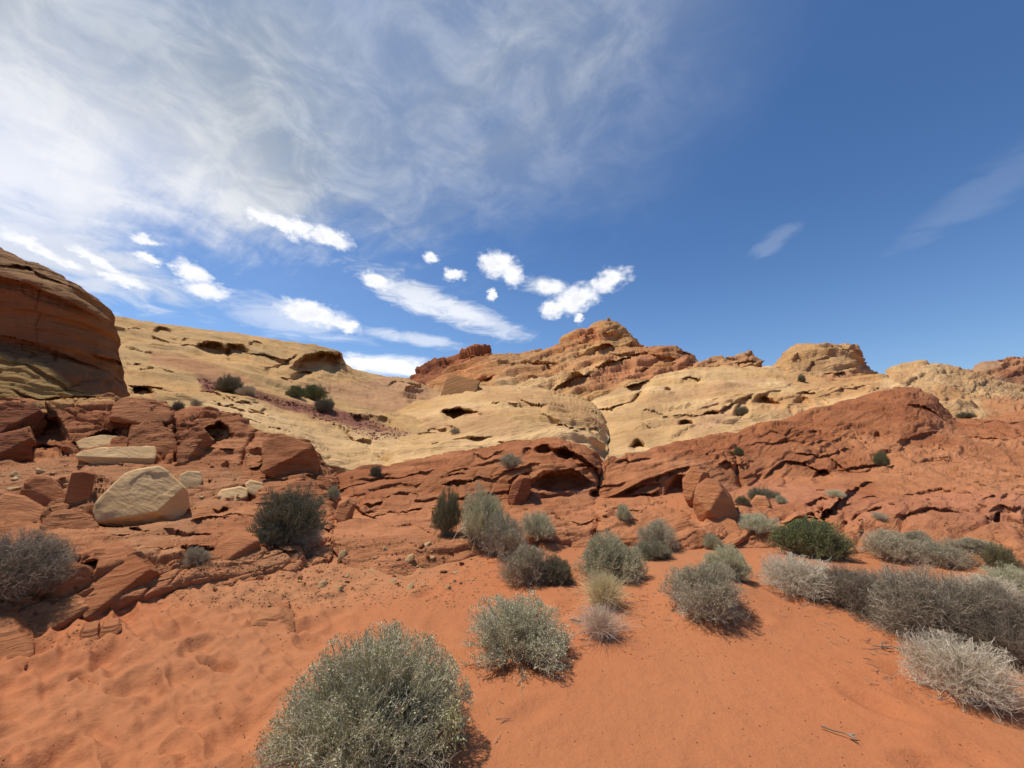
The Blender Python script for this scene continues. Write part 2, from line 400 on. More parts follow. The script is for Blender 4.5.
def basecol(c1, c2, S, k=1.0, seed=0, ax=(1, 1, 5)):
    def f(P):
        n = fbm(P / S * .6 + seed, 4) * 1.6 + fbm(P / S * np.array(ax) * .5 + seed + 9, 4) * 1.5
        return blend(c1 * np.ones(P.shape), c2 * np.ones(P.shape), np.clip(.5 + n * k, 0, 1))
    return f

exec_layers = []
# ---- sand sheet
def sandh(x, y):
    r = np.hypot(x, y)
    z = .16 * fbm(np.stack([x * .22, y * .22, x * 0], -1), 3) * sstep(r, 1, 4)
    z = z + .06 * fbm(np.stack([x * .9, y * .9, x * 0 + 4], -1), 3)
    z = z + .30 * sstep(y, 6.2, 10.5) * sstep(x, -1, 3) + .10 * sstep(y, 5.5, 8) * sstep(x, 1, -3)
    z = z - 1.3 * sstep(y, 16, 30) - 3 * sstep(r, 30, 300)
    # mounds gathered round the bushes
    for (bx, by, br, bh) in ((2.15, 4.35, .62, .20), (3.9, 4.5, 1.2, .14), (4.8, 3.7, 1.2, .10), (-1.0, 2.45, .8, .04)):
        z = z + bh * np.exp(-((x - bx) ** 2 + (y - by) ** 2) / br ** 2)
    # trodden, rippled sand to the left
    lm = sstep(x + .25 * y, 0.2, -1.4) * sstep(y, 7, 4.5)
    A = np.stack([(x * .8 - y * .6) * 2.2, (x * .6 + y * .8) * 5.0, x * 0 + 2], -1)
    rp = fbm(A, 3, .5); z = z + lm * .17 * (np.abs(rp) * 2 - .3) * -1 + lm * .02 * fbm(A * 3, 3)
    near = (r < 9)
    g = np.random.default_rng(3); zz = np.zeros(z.shape); xn, yn = x[near], y[near]; acc = np.zeros(xn.shape)
    for _ in range(150):
        fy = g.uniform(1.9, 6.0); fx = g.uniform(-1.25 * fy, -.12 * fy) if g.random() < .85 else g.uniform(-.1, 1.1) * fy; a = g.uniform(0, 3.14); l, w_ = g.uniform(.11, .17), g.uniform(.06, .09)
        u = ((xn - fx) * math.cos(a) + (yn - fy) * math.sin(a)) / l; v = ((yn - fy) * math.cos(a) - (xn - fx) * math.sin(a)) / w_; q = u * u + v * v
        acc += g.uniform(.35, 1) * (-.042 * np.exp(-q * .9) + .013 * np.exp(-(np.sqrt(q) - 1.7) ** 2 * 3))
    zz[near] = acc; z = z + zz
    z = z + .012 * fbm(np.stack([x * 6, y * 6, x * 0 + 8], -1), 4, .6)
    return z
M_SAND = sand_mat()
def build_sand():
    az_ = np.concatenate([np.radians(np.arange(-180, -66, 4)), np.radians(np.arange(-66, 66, .14)), np.radians(np.arange(66, 180.1, 4))])
    r = np.concatenate([[.02, .5, .9], 1.2 * 1.0062 ** np.arange(0, 400), 14.3 * 1.06 ** np.arange(1, 95)])
    A, RR = np.meshgrid(az_, r); x, y = RR * np.sin(A), RR * np.cos(A); z = sandh(x, y)
    P = np.stack([x, y, z], -1)
    n = fbm(P * .5, 4); C = blend(SAND * np.ones(P.shape), SAND2 * np.ones(P.shape), np.clip(.4 + 1.6 * n, 0, 1))
    px, py = proj(P)
    soil = poly_mask([(180, 545), (330, 530), (450, 545), (480, 560), (430, 585), (330, 600), (250, 615), (170, 600), (150, 570)], 14, 14)(px, py)
    soil = np.maximum(soil, sstep(y, 6.5, 8) * sstep(x, 3, 1) * .5)
    C = blend(C, SOIL * np.ones(P.shape), soil * .6)
    me = mesh_np('sand', P, grid_faces(*x.shape), M_SAND, C)
    tag(obj('sand', me), 'orange red desert sand, trodden and rippled, spreading from the bushes to the foot of the rocks', None, None, 'structure')
build_sand()

# ---- materials per distance
M_RED = rock_mat('red_sandstone', 1.0, (-.12, .25, 1), 1.0, .46)
M_REDR = rock_mat('red_sandstone_tilted', 1.1, (-.36, .25, 1), 1.0, .46)
M_REDL = rock_mat('red_sandstone_bedded', .8, (-.06, .1, 1), 1.0, .44)
M_TANL = rock_mat('tan_slickrock_slope', 2.2, (.22, .1, 1), 1.0, .34)
M_TAN = rock_mat('tan_slickrock', 2.2, (-.22, .15, 1), 1.0, .36)
M_FAR = rock_mat('far_ridge_stone', 4.5, (-.30, .1, 1), 1.0, .34)
M_CLIFF = rock_mat('brown_cliff_stone', 1.8, (.12, .1, 1), .7, .20)

def shorts(n, x0, x1, top, bot, slope, ln, dep, seed, reach=(3, 8)):
    g = np.random.default_rng(seed); out = []
    for _ in range(n):
        x = g.uniform(x0, x1); t_, b_ = np.interp(x, *zip(*top)), np.interp(x, *zip(*bot)); y = g.uniform(t_ + 4, max(b_ - 3, t_ + 6)); l = g.uniform(*ln); sl = slope(x, y) + g.normal() * .10
        out.append(LEDGE([(x - l / 2, y + sl * l / 2), (x - l * .1, y + g.normal() * 1.5), (x + l * .2, y - sl * l * .2 + g.normal() * 1.5), (x + l / 2, y - sl * l / 2)], g.uniform(*reach), g.uniform(*dep), g.uniform(0, .1), 1.25))
    return out
# ---- far right hills
def P_(c1, c2, S, extra=(), k=1.0, seed=0):
    bc = basecol(c1, c2, S, k, seed)
    def f(G, px, py, d):
        C = bc(G)
        for (mk, c, a) in extra: C = blend(C, np.ones(G.shape) * c, mk(px, py) * a)
        return C
    return f
D = lambda lump=.25, led=.10, fine=.05, block=0.0, bedf=1.0: dict(lump=lump, led=led, fine=fine, block=block, bedf=bedf)

o = layer('hill', [[(950, 402, 105), (970, 378, 105), (978, 368, 105), (985, 362, 105), (1000, 357, 105), (1024, 354, 105), (1100, 350, 108), (1180, 356, 110)],
                   [(950, 410, 90), (985, 388, 90), (1024, 385, 90), (1180, 385, 92)], [(950, 425, 66), (1024, 418, 66), (1180, 418, 66)]], 950, 1180, 7, (-.25, .1, 1), M_FAR,
          D(.35, .22, .09, .16), [LEDGE([(970, 376), (1000, 380), (1024, 378)], 8, 4)], P_(RED2, np.array([.42, .26, .14]), 7, [(poly_mask([(1000, 370), (1040, 365), (1060, 400), (1010, 400)], 5), DRED, .55)], 1.5), toprag=1.2, skirt=8, seed=4)
tag(o, 'reddish weathered dome of rock on the skyline beyond the yellow hill', None, None, 'structure')
o = layer('hill', [[(850, 400, 78), (868, 384, 78), (880, 376, 80), (895, 367, 80), (920, 362, 80), (940, 364, 80), (970, 370, 80), (990, 377, 80), (1024, 388, 80), (1060, 400, 80), (1180, 420, 80)],
                   [(850, 405, 62), (895, 384, 62), (940, 384, 62), (1000, 396, 62), (1180, 425, 62)],
                   [(850, 412, 46), (905, 398, 44), (940, 402, 42), (1024, 405, 42), (1180, 425, 42)],
                   [(850, 430, 34), (905, 415, 34), (960, 428, 30), (1180, 435, 30)]], 850, 1180, 5, (-.25, .1, 1), M_FAR,
          D(.24, .15, .055, .03), [LEDGE([(905, 384), (925, 375), (935, 376)], 4, 1.5), CAVE(952, 400, 10, 7, 2.5, -20), CAVE(933, 396, 8, 5, 2), LEDGE([(975, 398), (1000, 402), (1020, 405)], 4, 1.5)],
          P_(TAN * np.array([.95, .85, .85]), TAN2 * .88, 5, [(poly_mask([(880, 372), (925, 364), (900, 385), (860, 392)], 4), ORG, .5), (poly_mask([(938, 385), (960, 388), (966, 405), (945, 412), (930, 402)], 5), ORG * .8, .6),
                                 (poly_mask([(980, 402), (1060, 392), (1100, 430), (990, 425)], 6), RED2, .8)], 1.2), toprag=.8, skirt=6, seed=6)
tag(o, 'rounded yellow tan rock hill beside the butte on the right', None, None, 'structure')

# ---- mid ridge
o = layer('ridge', [[(395, 386, 120), (408, 381, 120), (425, 368, 120), (440, 358, 120), (452, 355, 120), (466, 353, 120), (470, 350, 119), (480, 350, 119), (490, 350, 119), (495, 354, 119), (520, 356, 120), (560, 360, 120)],
                    [(395, 390, 105), (440, 372, 105), (490, 368, 105), (560, 372, 105)], [(395, 395, 85), (560, 390, 85)]], 395, 560, 8, (-.4, .1, 1), M_FAR,
          D(.3, .22, .09, .2), [LEDGE([(467, 357), (480, 356), (494, 358)], 4, 3, 1)], P_(RED, DRED, 8, (), 1), toprag=1, skirt=10, seed=8)
o.name = 'rock_ridge'; tag(o, 'dark red jagged rock ridge rising at the left end of the far skyline', 'rock ridge')
o = layer('hill', [[(400, 396, 78), (425, 386, 78), (445, 372, 80), (470, 364, 82), (495, 357, 84), (512, 355, 84), (530, 350, 84), (553, 349, 84), (570, 342, 86), (600, 338, 86), (640, 345, 86), (660, 349, 84), (690, 356, 80), (700, 364, 76), (730, 368, 70), (760, 372, 68)],
                   [(400, 402, 66), (450, 388, 68), (500, 376, 70), (560, 362, 74), (620, 362, 72), (680, 366, 70), (760, 376, 64)],
                   [(400, 408, 58), (450, 397, 58), (500, 384, 60), (560, 376, 62), (620, 378, 62), (680, 374, 64), (760, 380, 60)],
                   [(400, 420, 48), (450, 408, 48), (500, 396, 50), (560, 392, 52), (600, 392, 52), (680, 385, 54), (760, 384, 54)],
                   [(400, 440, 36), (560, 425, 38), (760, 405, 42)]], 400, 760, 5.5, (-.42, .1, 1), M_FAR,
          D(.32, .24, .06, .06), [LEDGE([(553, 389), (570, 382), (582, 378), (592, 374)], 7, 5, 1.2, 1), LEDGE([(480, 366), (520, 360), (560, 360)], 4, 1.2),
                                LEDGE([(505, 378), (540, 377), (560, 376)], 3, 1.5), LEDGE([(520, 358), (545, 362), (566, 373)], 9, 2.0),
                                CAVE(558, 367, 16, 6, 2.5, -8), CAVE(489, 384, 7, 6, 3), LEDGE([(590, 372), (605, 366), (625, 358), (640, 355)], 11, 5, 1.0), LEDGE([(595, 381), (608, 379), (618, 383)], 4, 2),
                                LEDGE([(600, 352), (640, 356), (665, 354)], 5, 2.2), LEDGE([(625, 372), (650, 367), (672, 364)], 6, 2.5), LEDGE([(672, 370), (690, 366), (702, 364)], 4, 2.5, .5),
                                LEDGE([(455, 384), (480, 380), (500, 376)], 4, 1.5)],
          P_(np.array([.56, .235, .085]), np.array([.54, .29, .12]), 5.5, [(poly_mask([(500, 381), (545, 378), (560, 380), (590, 366), (600, 372), (570, 384), (530, 392), (490, 390)], 2, 2), TAN2, .8),
                                   (poly_mask([(440, 395), (480, 385), (540, 392), (600, 392), (640, 380), (700, 374), (770, 368), (770, 420), (440, 440)], 3), TAN, .85),
                                   (poly_mask([(590, 366), (650, 350), (690, 352), (700, 372), (640, 380), (590, 392)], 3), np.array([.50, .185, .08]), .6),
                                   (poly_mask([(600, 362), (640, 353), (620, 366), (560, 386), (545, 388)], 2, 2), TAN, .7)], 1.3), toprag=1.0, skirt=8, seed=10)
o.name = 'ridge_hill'; tag(o, 'orange and red slickrock ridge of tilted slabs behind the pale rock', None, None, 'structure')
o = layer('rock_dome', [[(553, 352, 92), (560, 345, 92), (568, 338, 92), (578, 332, 92), (588, 331, 92), (593, 326, 91), (602, 322, 90), (612, 321, 90), (622, 325, 90), (630, 333, 90), (637, 341, 90), (643, 350, 91), (648, 360, 92)],
                        [(553, 356, 86), (578, 342, 84), (605, 334, 82), (630, 343, 84), (648, 364, 88)], [(553, 362, 80), (578, 354, 78), (605, 350, 77), (630, 354, 78), (648, 368, 82)], [(553, 372, 74), (600, 366, 74), (648, 374, 76)]], 553, 648, 5.5, (-.3, .1, 1), M_FAR,
          D(.32, .34, .10, .22), [CAVE(592, 340, 7, 8, 3, -30), LEDGE([(594, 350), (606, 344), (618, 348)], 8, 3, .8), LEDGE([(618, 350), (630, 344), (640, 348)], 6, 3), LEDGE([(598, 333), (615, 334), (628, 338)], 3, 1.5), LEDGE([(560, 345), (575, 345), (590, 342)], 4, 2)],
          P_(np.array([.55, .22, .085]), TAN * .95, 4, [(poly_mask([(588, 345), (625, 346), (625, 362), (585, 362)], 3), OCH, .5), (poly_mask([(595, 320), (620, 320), (630, 332), (598, 334)], 3), ORG * .9, .7)], 1.6), toprag=1.2, skirt=5, seed=12)
tag(o, 'domed orange rock summit, highest point of the central ridge', 'rock dome')
o = layer('rock_tor', [[(640, 360, 80), (643, 351, 80), (648, 347, 80), (660, 346, 80), (676, 347, 80), (682, 350, 80), (688, 353, 80), (694, 358, 80), (698, 364, 80), (702, 370, 80)],
                        [(640, 364, 76), (660, 355, 74), (682, 358, 74), (702, 372, 76)], [(640, 374, 70), (670, 370, 69), (702, 378, 70)]], 640, 702, 5, (-.2, .1, 1), M_FAR,
          D(.3, .32, .10, .25), [LEDGE([(676, 353), (685, 353), (692, 360)], 6, 2), LEDGE([(650, 358), (670, 360), (684, 366)], 5, 2)], P_(RED2, ORG, 4, [(poly_mask([(675, 347), (690, 350), (698, 366), (680, 360)], 2), np.array([.27, .13, .07]), .6)], 1.3), toprag=1, skirt=5, seed=14)
tag(o, 'small rusty red rock knob right of the domed summit', 'rock knob')
o = layer('rock_fin', [[(690, 372, 68), (700, 364, 68), (712, 361, 68), (722, 358, 68), (732, 357, 68), (742, 353, 68), (750, 350, 68), (755, 352, 68), (757, 356, 68), (757, 362, 68), (763, 366, 68), (772, 372, 68)],
                        [(690, 376, 63), (720, 367, 62), (745, 361, 62), (772, 376, 64)], [(690, 384, 58), (730, 377, 57), (772, 384, 58)]], 690, 772, 4.5, (-.45, .1, 1), M_FAR,
          D(.26, .32, .10, .12), [LEDGE([(705, 366), (722, 360), (738, 360)], 3, 1.6), LEDGE([(725, 368), (745, 362), (757, 362)], 5, 2.4), CAVE(716, 372, 7, 2.5, 1.5)], P_(np.array([.54, .30, .125]), np.array([.48, .23, .10]), 4, (), 1.3), toprag=.8, skirt=5, seed=16)
tag(o, 'tan rock fin with a pointed overhanging tip on the skyline', 'rock fin')

# ---- butte
o = layer('butte', [[(758, 385, 62), (770, 368, 62), (776, 364, 62), (786, 356, 62), (795, 349, 62), (806, 344, 62), (815, 343, 61), (835, 343, 61), (852, 343, 61), (857, 346, 61), (860, 355, 61.5), (864, 364, 62), (866, 371, 62), (872, 376, 62), (885, 383, 63), (900, 396, 64)],
                    [(758, 388, 57), (790, 360, 55), (820, 353, 54), (850, 353, 54.5), (862, 366, 57), (900, 398, 60)],
                    [(758, 392, 52), (790, 372, 51), (820, 369, 50), (850, 369, 50), (870, 380, 52), (900, 400, 56)],
                    [(758, 396, 46), (800, 386, 45), (850, 384, 44), (900, 402, 48)], [(758, 420, 36), (900, 415, 38)]], 758, 900, 4, (.05, .1, 1), M_FAR,
          D(.28, .26, .09, .14), [LEDGE([(778, 384), (800, 383.5), (820, 386)], 3, 2.5, .4), LEDGE([(822, 389), (850, 387), (872, 384)], 9, 4, .6), LEDGE([(848, 350), (856, 352), (862, 362)], 9, 2), CRACK([(855, 345), (859, 356), (864, 366)], 2.5, 1.5),
                                LEDGE([(826, 354), (838, 353), (848, 355)], 3, 1.4), LEDGE([(788, 362), (806, 352), (825, 350)], 10, 1.4), LEDGE([(805, 370), (822, 360), (836, 356)], 6, 1.0), CAVE(781, 372, 4, 3, 1.6), LEDGE([(832, 376), (845, 374), (858, 376)], 5, 2), LEDGE([(812, 373), (835, 374), (860, 373)], 3, 1.5)],
          P_(np.array([.55, .31, .14]), TAN, 4, [(poly_mask([(790, 362), (812, 352), (830, 356), (820, 368), (800, 372)], 3), np.array([.37, .2, .09]), .7), (poly_mask([(825, 375), (880, 374), (890, 388), (830, 400), (800, 388)], 3), np.array([.45, .19, .09]), .8),
                                   (poly_mask([(852, 343), (862, 350), (868, 372), (858, 372)], 3), np.array([.36, .17, .1]), .6)], 1.2), toprag=.7, skirt=5, seed=18)
tag(o, 'flat topped tan butte with a broken right end, standing above the pale slickrock', 'butte')

# ---- pale slickrock
o = layer('hill', [[(556, 425, 42), (575, 412, 44), (600, 398, 45), (630, 384, 46), (650, 379, 48), (680, 371, 50), (705, 366, 52), (740, 367, 54), (770, 366, 55), (800, 372, 54), (850, 380, 50), (880, 376, 46), (900, 381, 40), (925, 398, 36)],
                   [(556, 430, 34), (600, 412, 35), (650, 396, 37), (720, 382, 40), (800, 385, 40), (870, 386, 38), (925, 402, 34)],
                   [(556, 440, 26), (600, 434, 26), (650, 420, 27), (720, 405, 30), (800, 398, 32), (870, 391, 33), (925, 406, 31)],
                   [(556, 465, 16), (605, 462, 16), (640, 455, 17), (680, 444, 19), (740, 433, 21), (780, 423, 23), (830, 408, 26), (870, 397, 28), (905, 392, 30), (925, 410, 29)],
                   [(556, 490, 13), (640, 475, 15), (740, 450, 18), (830, 425, 22), (925, 425, 26)]], 556, 925, 3.2, (-.12, .1, 1), M_TAN,
          D(.22, .085, .035, 0), [LEDGE([(570, 404), (590, 396), (615, 388), (640, 382), (654, 379)], 15, 5.5, 1.2, 1), LEDGE([(583, 409), (610, 409), (630, 402), (648, 390)], 5, 2), CAVE(637, 446, 9, 6, 2.2), CAVE(686, 425, 8, 4.5, 2.4), CAVE(710, 415, 11, 5, 2.6, 14), CAVE(742, 411, 10, 7, 2.8, 30),
                                LEDGE([(715, 412), (735, 402), (755, 395)], 6, 2.2), CAVE(768, 404, 16, 7, 3.0, -12), CAVE(804, 404, 11, 7, 2.6), CAVE(792, 408, 4, 4, 1), LEDGE([(793, 396), (815, 394), (832, 402)], 4, 1.2),
                                LEDGE([(680, 379), (690, 377), (702, 379)], 4, 2.4), CAVE(668, 389, 4, 2, 1.5), LEDGE([(690, 384), (730, 380), (770, 382)], 3, .5), LEDGE([(640, 415), (700, 402), (760, 394)], 4, .5),
                                LEDGE([(835, 392), (855, 388), (872, 384)], 6, 2.5), LEDGE([(640, 410), (655, 409), (665, 411)], 3, .8), LEDGE([(660, 440), (720, 424), (780, 412)], 4, .4)],
          P_(TAN * .95, TAN2, 3, [(poly_mask([(640, 402), (700, 385), (780, 376), (760, 386), (690, 398), (650, 412)], 3, 5), np.array([.50, .255, .12]), .55), (poly_mask([(620, 432), (680, 415), (740, 395), (730, 405), (680, 428), (630, 445)], 4, 6), np.array([.49, .25, .105]), .5), (poly_mask([(740, 440), (765, 412), (800, 410), (870, 393), (860, 402), (780, 425)], 3), TAN2, .8), (poly_mask([(700, 414), (735, 408), (720, 432), (690, 438)], 4), np.array([.52, .27, .15]), .5),
                            (poly_mask([(745, 400), (800, 395), (830, 400), (800, 412), (760, 415)], 4), ORG, .5), (poly_mask([(770, 375), (880, 372), (880, 395), (840, 400), (800, 388)], 4), ORG, .6), (poly_mask([(600, 388), (650, 379), (640, 392), (620, 400), (590, 402)], 2), np.array([.46, .27, .12]), .8),
                            (poly_mask([(620, 400), (690, 400), (660, 440), (610, 448)], 8), np.array([.5, .29, .12]), .5)], 1.0, 3), toprag=.8, skirt=3, seed=20, bend=(3, 0), extra=shorts(15, 600, 900, [(600, 400), (690, 372), (900, 384)], [(600, 455), (680, 440), (830, 402), (900, 390)], lambda x, y: .22, (16, 60), (.4, 1.6), 52, (2.5, 5)))
o.name = 'slickrock_hill'; tag(o, 'broad pale yellow slickrock hillside pitted with small dark caves', None, None, 'structure')
o = layer('slickrock_hill', [[(395, 416, 32), (420, 404, 35), (445, 395, 37), (470, 388, 39), (510, 386, 40), (545, 389, 40), (575, 397, 38), (592, 404, 36), (602, 414, 33), (608, 430, 28)],
                             [(395, 428, 26), (450, 412, 25), (500, 402, 25), (550, 404, 24), (585, 418, 22), (600, 432, 20), (606, 446, 19)],
                             [(395, 436, 21), (450, 430, 19), (500, 420, 18), (560, 420, 18), (590, 432, 17), (606, 455, 16)],
                             [(395, 466, 14), (420, 460, 14), (500, 448, 14.5), (560, 442, 14.5), (590, 450, 14.5), (606, 470, 14.5)], [(395, 490, 12), (606, 490, 13)]], 378, 608, 2.6, (-.08, .15, 1), M_TAN,
          D(.24, .09, .035, 0), [CAVE(460, 413, 20, 4.5, 3.2, 3, .2, .8), LEDGE([(440, 411), (460, 408), (484, 414)], 6, 2.2, .5), LEDGE([(516, 397), (530, 403), (548, 409)], 7, 1.6, .5), 
                                LEDGE([(400, 446), (450, 440), (500, 434)], 4, .5), LEDGE([(410, 428), (440, 424), (460, 427)], 3, .7), CAVE(437, 446, 5, 2.5, .8), LEDGE([(480, 392), (520, 392), (560, 398)], 4, .8)],
          P_(TAN * .95, TAN2, 2.6, [(poly_mask([(480, 388), (540, 392), (590, 408), (604, 432), (580, 420), (530, 405), (480, 400)], 3, 5), np.array([.50, .26, .11]), .55), (poly_mask([(420, 418), (500, 420), (560, 436), (500, 434), (430, 430)], 3, 5), np.array([.52, .28, .13]), .5), (poly_mask([(395, 455), (480, 436), (560, 430), (605, 455), (500, 455), (395, 475)], 5), TAN2, .7), (poly_mask([(435, 406), (490, 408), (520, 425), (470, 425)], 5), np.array([.5, .27, .13]), .5)], 1.0, 5), toprag=.8, skirt=2, seed=22, bend=(3, 0), extra=shorts(11, 400, 600, [(400, 410), (470, 390), (545, 392), (600, 425)], [(400, 460), (600, 445)], lambda x, y: -.12 if x > 500 else .1, (16, 50), (.3, 1.1), 51, (2.5, 5)))
tag(o, 'pale cream slickrock swell with a long low hollow, above the red outcrop with the alcove', None, None, 'structure')

# ---- left tan slope
rub = poly_mask([(195, 378), (225, 383), (262, 395), (300, 405), (345, 415), (385, 425), (410, 432), (398, 440), (372, 441), (350, 430), (310, 417), (275, 405), (245, 395), (205, 388)], 2.5, 2.5)
o = layer('slickrock_hill', [[(85, 312, 46), (117, 316, 46), (140, 320, 46), (165, 324, 46), (190, 327, 46), (240, 334, 46), (290, 342, 46), (325, 348, 46), (336, 352, 46), (342, 358, 47), (345, 366, 48), (355, 370, 51), (385, 376, 56), (408, 379, 60), (425, 387, 62), (450, 398, 62)],
                             [(85, 335, 38), (117, 338, 38), (190, 346, 37), (250, 355, 37), (300, 366, 39), (343, 378, 42), (385, 388, 46), (450, 404, 48)],
                             [(85, 365, 28), (160, 372, 27), (200, 378, 27), (250, 384, 28), (300, 396, 31), (343, 403, 33), (385, 410, 32), (450, 412, 32)],
                             [(85, 392, 19), (160, 398, 18), (200, 400, 18), (250, 408, 18), (300, 420, 19), (343, 432, 20), (400, 436, 21), (450, 430, 21)],
                             [(85, 415, 15), (165, 418, 14.5), (200, 412, 14.2), (260, 437, 13.6), (300, 446, 13.2), (330, 472, 12.6), (385, 468, 13.6), (450, 458, 14.5)], [(85, 440, 12.5), (450, 480, 12.5)]], 85, 450, 2.6, (.20, .1, 1), M_TANL,
          D(.17, .14, .05, .04), [CAVE(163, 331, 11, 4, 2.2, -6), CAVE(213, 351, 19, 6, 4, -6, .25, .4), CAVE(237, 355, 15, 10, 3.6, -15, .3), CAVE(256, 346, 7, 4, 1.6), LEDGE([(150, 335), (160, 338), (170, 343)], 4, 1.5), LEDGE([(178, 348), (190, 347), (200, 348)], 3, 1.2), CAVE(186, 341, 4, 2, 1),
                                LEDGE([(288, 370), (305, 357), (322, 352), (338, 355), (344, 361)], 17, 5.0, .8, 1), CAVE(302, 376, 12, 4, 2.5, 12), LEDGE([(245, 353), (270, 356), (290, 362)], 5, 1.8), LEDGE([(262, 372), (285, 362), (300, 356)], 5, 1.2),
                                CAVE(143, 392, 13, 5, 3, -10), LEDGE([(190, 388), (205, 390), (225, 397)], 4, 1.2), LEDGE([(118, 345), (140, 350), (160, 356)], 3, .8), LEDGE([(130, 375), (160, 372), (190, 378)], 3, .7), LEDGE([(120, 386), (150, 385), (180, 392)], 4, 1.0),
                                CAVE(423, 400, 16, 11, 4, -10, .2, .5), LEDGE([(402, 392), (420, 384), (445, 392)], 12, 3.0, 1), LEDGE([(385, 386), (400, 381), (420, 386)], 4, 1.5), CAVE(264, 410, 5, 3, .8), LEDGE([(340, 416), (370, 420), (395, 424)], 4, 1), LEDGE([(210, 412), (250, 420), (300, 432)], 3, .5),
                                LEDGE([(345, 420), (380, 416), (410, 420)], 3, .8), LEDGE([(210, 400), (240, 396), (270, 404)], 3, .5)],
          P_(np.array([.49, .30, .125]), TAN, 2.6, [(poly_mask([(150, 352), (180, 356), (230, 372), (262, 386), (225, 384), (180, 372), (150, 362)], 4), np.array([.42, .19, .085]), .8), (poly_mask([(345, 382), (380, 376), (410, 380), (450, 398), (445, 412), (390, 412), (340, 400), (290, 385)], 6), np.array([.50, .26, .125]), .85), (rub, np.array([.23, .082, .05]), .92),
                                   (poly_mask([(200, 400), (250, 402), (300, 418), (350, 432), (450, 432), (450, 470), (340, 480), (300, 440), (230, 425)], 5), TAN2 * .98, .8)], 1.3, 7), toprag=.7, skirt=2, seed=24, extra=shorts(22, 120, 440, [(120, 322), (340, 352), (440, 400)], [(120, 395), (240, 420), (330, 465), (440, 455)], lambda x, y: -.25, (12, 46), (.25, 1.0), 61, (2, 5)))
tag(o, 'sloping yellow tan slickrock hillside with dark hollows and a streak of purple rubble', None, None, 'structure')

# ---- left cliff
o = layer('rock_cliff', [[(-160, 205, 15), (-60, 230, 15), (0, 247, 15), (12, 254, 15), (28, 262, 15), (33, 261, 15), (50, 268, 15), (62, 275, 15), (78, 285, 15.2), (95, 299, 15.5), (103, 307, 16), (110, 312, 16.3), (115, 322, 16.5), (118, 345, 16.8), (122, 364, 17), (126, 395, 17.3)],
                         [(-160, 262, 13.4), (0, 270, 13.4), (30, 280, 13.4), (75, 296, 13.7), (106, 322, 14.9), (118, 352, 16), (126, 397, 16.8)],
                         [(-160, 300, 13.5), (0, 300, 13.5), (60, 315, 13.6), (106, 340, 14.9), (120, 362, 16.1), (126, 398, 16.8)],
                         [(-160, 345, 13.6), (0, 340, 13.6), (60, 358, 13.7), (110, 375, 14.9), (121, 380, 15.9), (126, 399, 16.6)],
                         [(-160, 352, 12.8), (0, 352, 12.8), (60, 376, 12.9), (110, 392, 13.9), (126, 401, 16)],
                         [(-160, 400, 11.5), (0, 398, 11.8), (50, 402, 12.2), (110, 404, 13.4), (126, 408, 15.4)], [(-160, 420, 10.5), (126, 425, 13)]], -420, 126, 1.7, (.12, .1, 1), M_CLIFF,
          D(.13, .10, .04, .05), [LEDGE([(-160, 255), (0, 276), (40, 288), (75, 305), (108, 325)], 9, .7, .25), LEDGE([(-160, 240), (0, 262), (30, 268), (60, 282), (95, 304)], 6, .5, .1), LEDGE([(-160, 322), (0, 334), (40, 345), (80, 362), (115, 372)], 7, .6, .12), LEDGE([(90, 356), (110, 360), (124, 364)], 5, .5, .15),
                                  LEDGE([(10, 392), (40, 400), (75, 394), (110, 398)], 5, .5), CRACK([(29, 261), (27, 266), (30, 270)], 1.2, .4), LEDGE([(100, 383), (112, 380), (122, 384)], 5, .4), CRACK([(40, 290), (38, 320), (42, 340)], 1.6, .08), LEDGE([(-160, 350), (0, 358), (40, 372), (70, 388), (110, 396)], 4, .3)],
          P_(np.array([.27, .12, .045]), np.array([.20, .083, .032]), 1.7, [(poly_mask([(-200, 350), (0, 352), (40, 366), (72, 386), (112, 400), (112, 412), (-200, 412)], 2, 2), np.array([.36, .215, .07]), .9),  # face browns darkened: the cliff's shade is put into the colour
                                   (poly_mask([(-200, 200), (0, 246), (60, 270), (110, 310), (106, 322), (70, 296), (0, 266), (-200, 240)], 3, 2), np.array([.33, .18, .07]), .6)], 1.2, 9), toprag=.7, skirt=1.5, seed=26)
tag(o, 'tall brown sandstone cliff with a rounded top and shaded face at the left edge', 'cliff')

# ---- red ledges on the left
LB = [[(-160, 392, 12), (0, 394, 12), (20, 398, 12), (40, 402, 12), (62, 400, 12.2), (90, 397, 12.8), (110, 396, 13.2), (135, 398, 13.5), (165, 402, 13.7), (172, 409, 13.7), (200, 405, 13.6), (220, 411, 13.3), (240, 413, 13.2), (246, 425, 13), (262, 434, 12.9), (295, 440, 12.6), (310, 444, 12.4), (320, 456, 12.2), (330, 472, 11.8), (350, 484, 11.2)],
      [(-160, 430, 10.6), (0, 428, 10.8), (60, 425, 11.2), (90, 422, 11.6), (170, 428, 12), (240, 438, 12), (300, 455, 11.6), (350, 492, 10.6)],
      [(-160, 466, 9), (0, 468, 9.2), (60, 468, 9.6), (85, 452, 10.6), (150, 462, 10.6), (200, 466, 10.4), (240, 462, 10.5), (300, 470, 10.4), (330, 486, 10.2), (350, 500, 9.8)],
      [(-160, 515, 6.6), (0, 512, 6.9), (60, 508, 7.4), (120, 520, 7.2), (200, 508, 7.9), (260, 498, 8.6), (330, 515, 8.4), (350, 520, 8.3)],
      [(-160, 590, '.32'), (0, 578, '.34'), (60, 565, '.36'), (120, 556, '.34'), (200, 553, '.30'), (260, 548, '.24'), (350, 542, '.12')],
      [(-160, 700, '-.1'), (0, 662, '-.1'), (40, 650, '-.12'), (100, 640, '-.16'), (160, 622, '-.2'), (230, 606, '-.2'), (270, 596, '-.2'), (350, 585, '-.2')]]
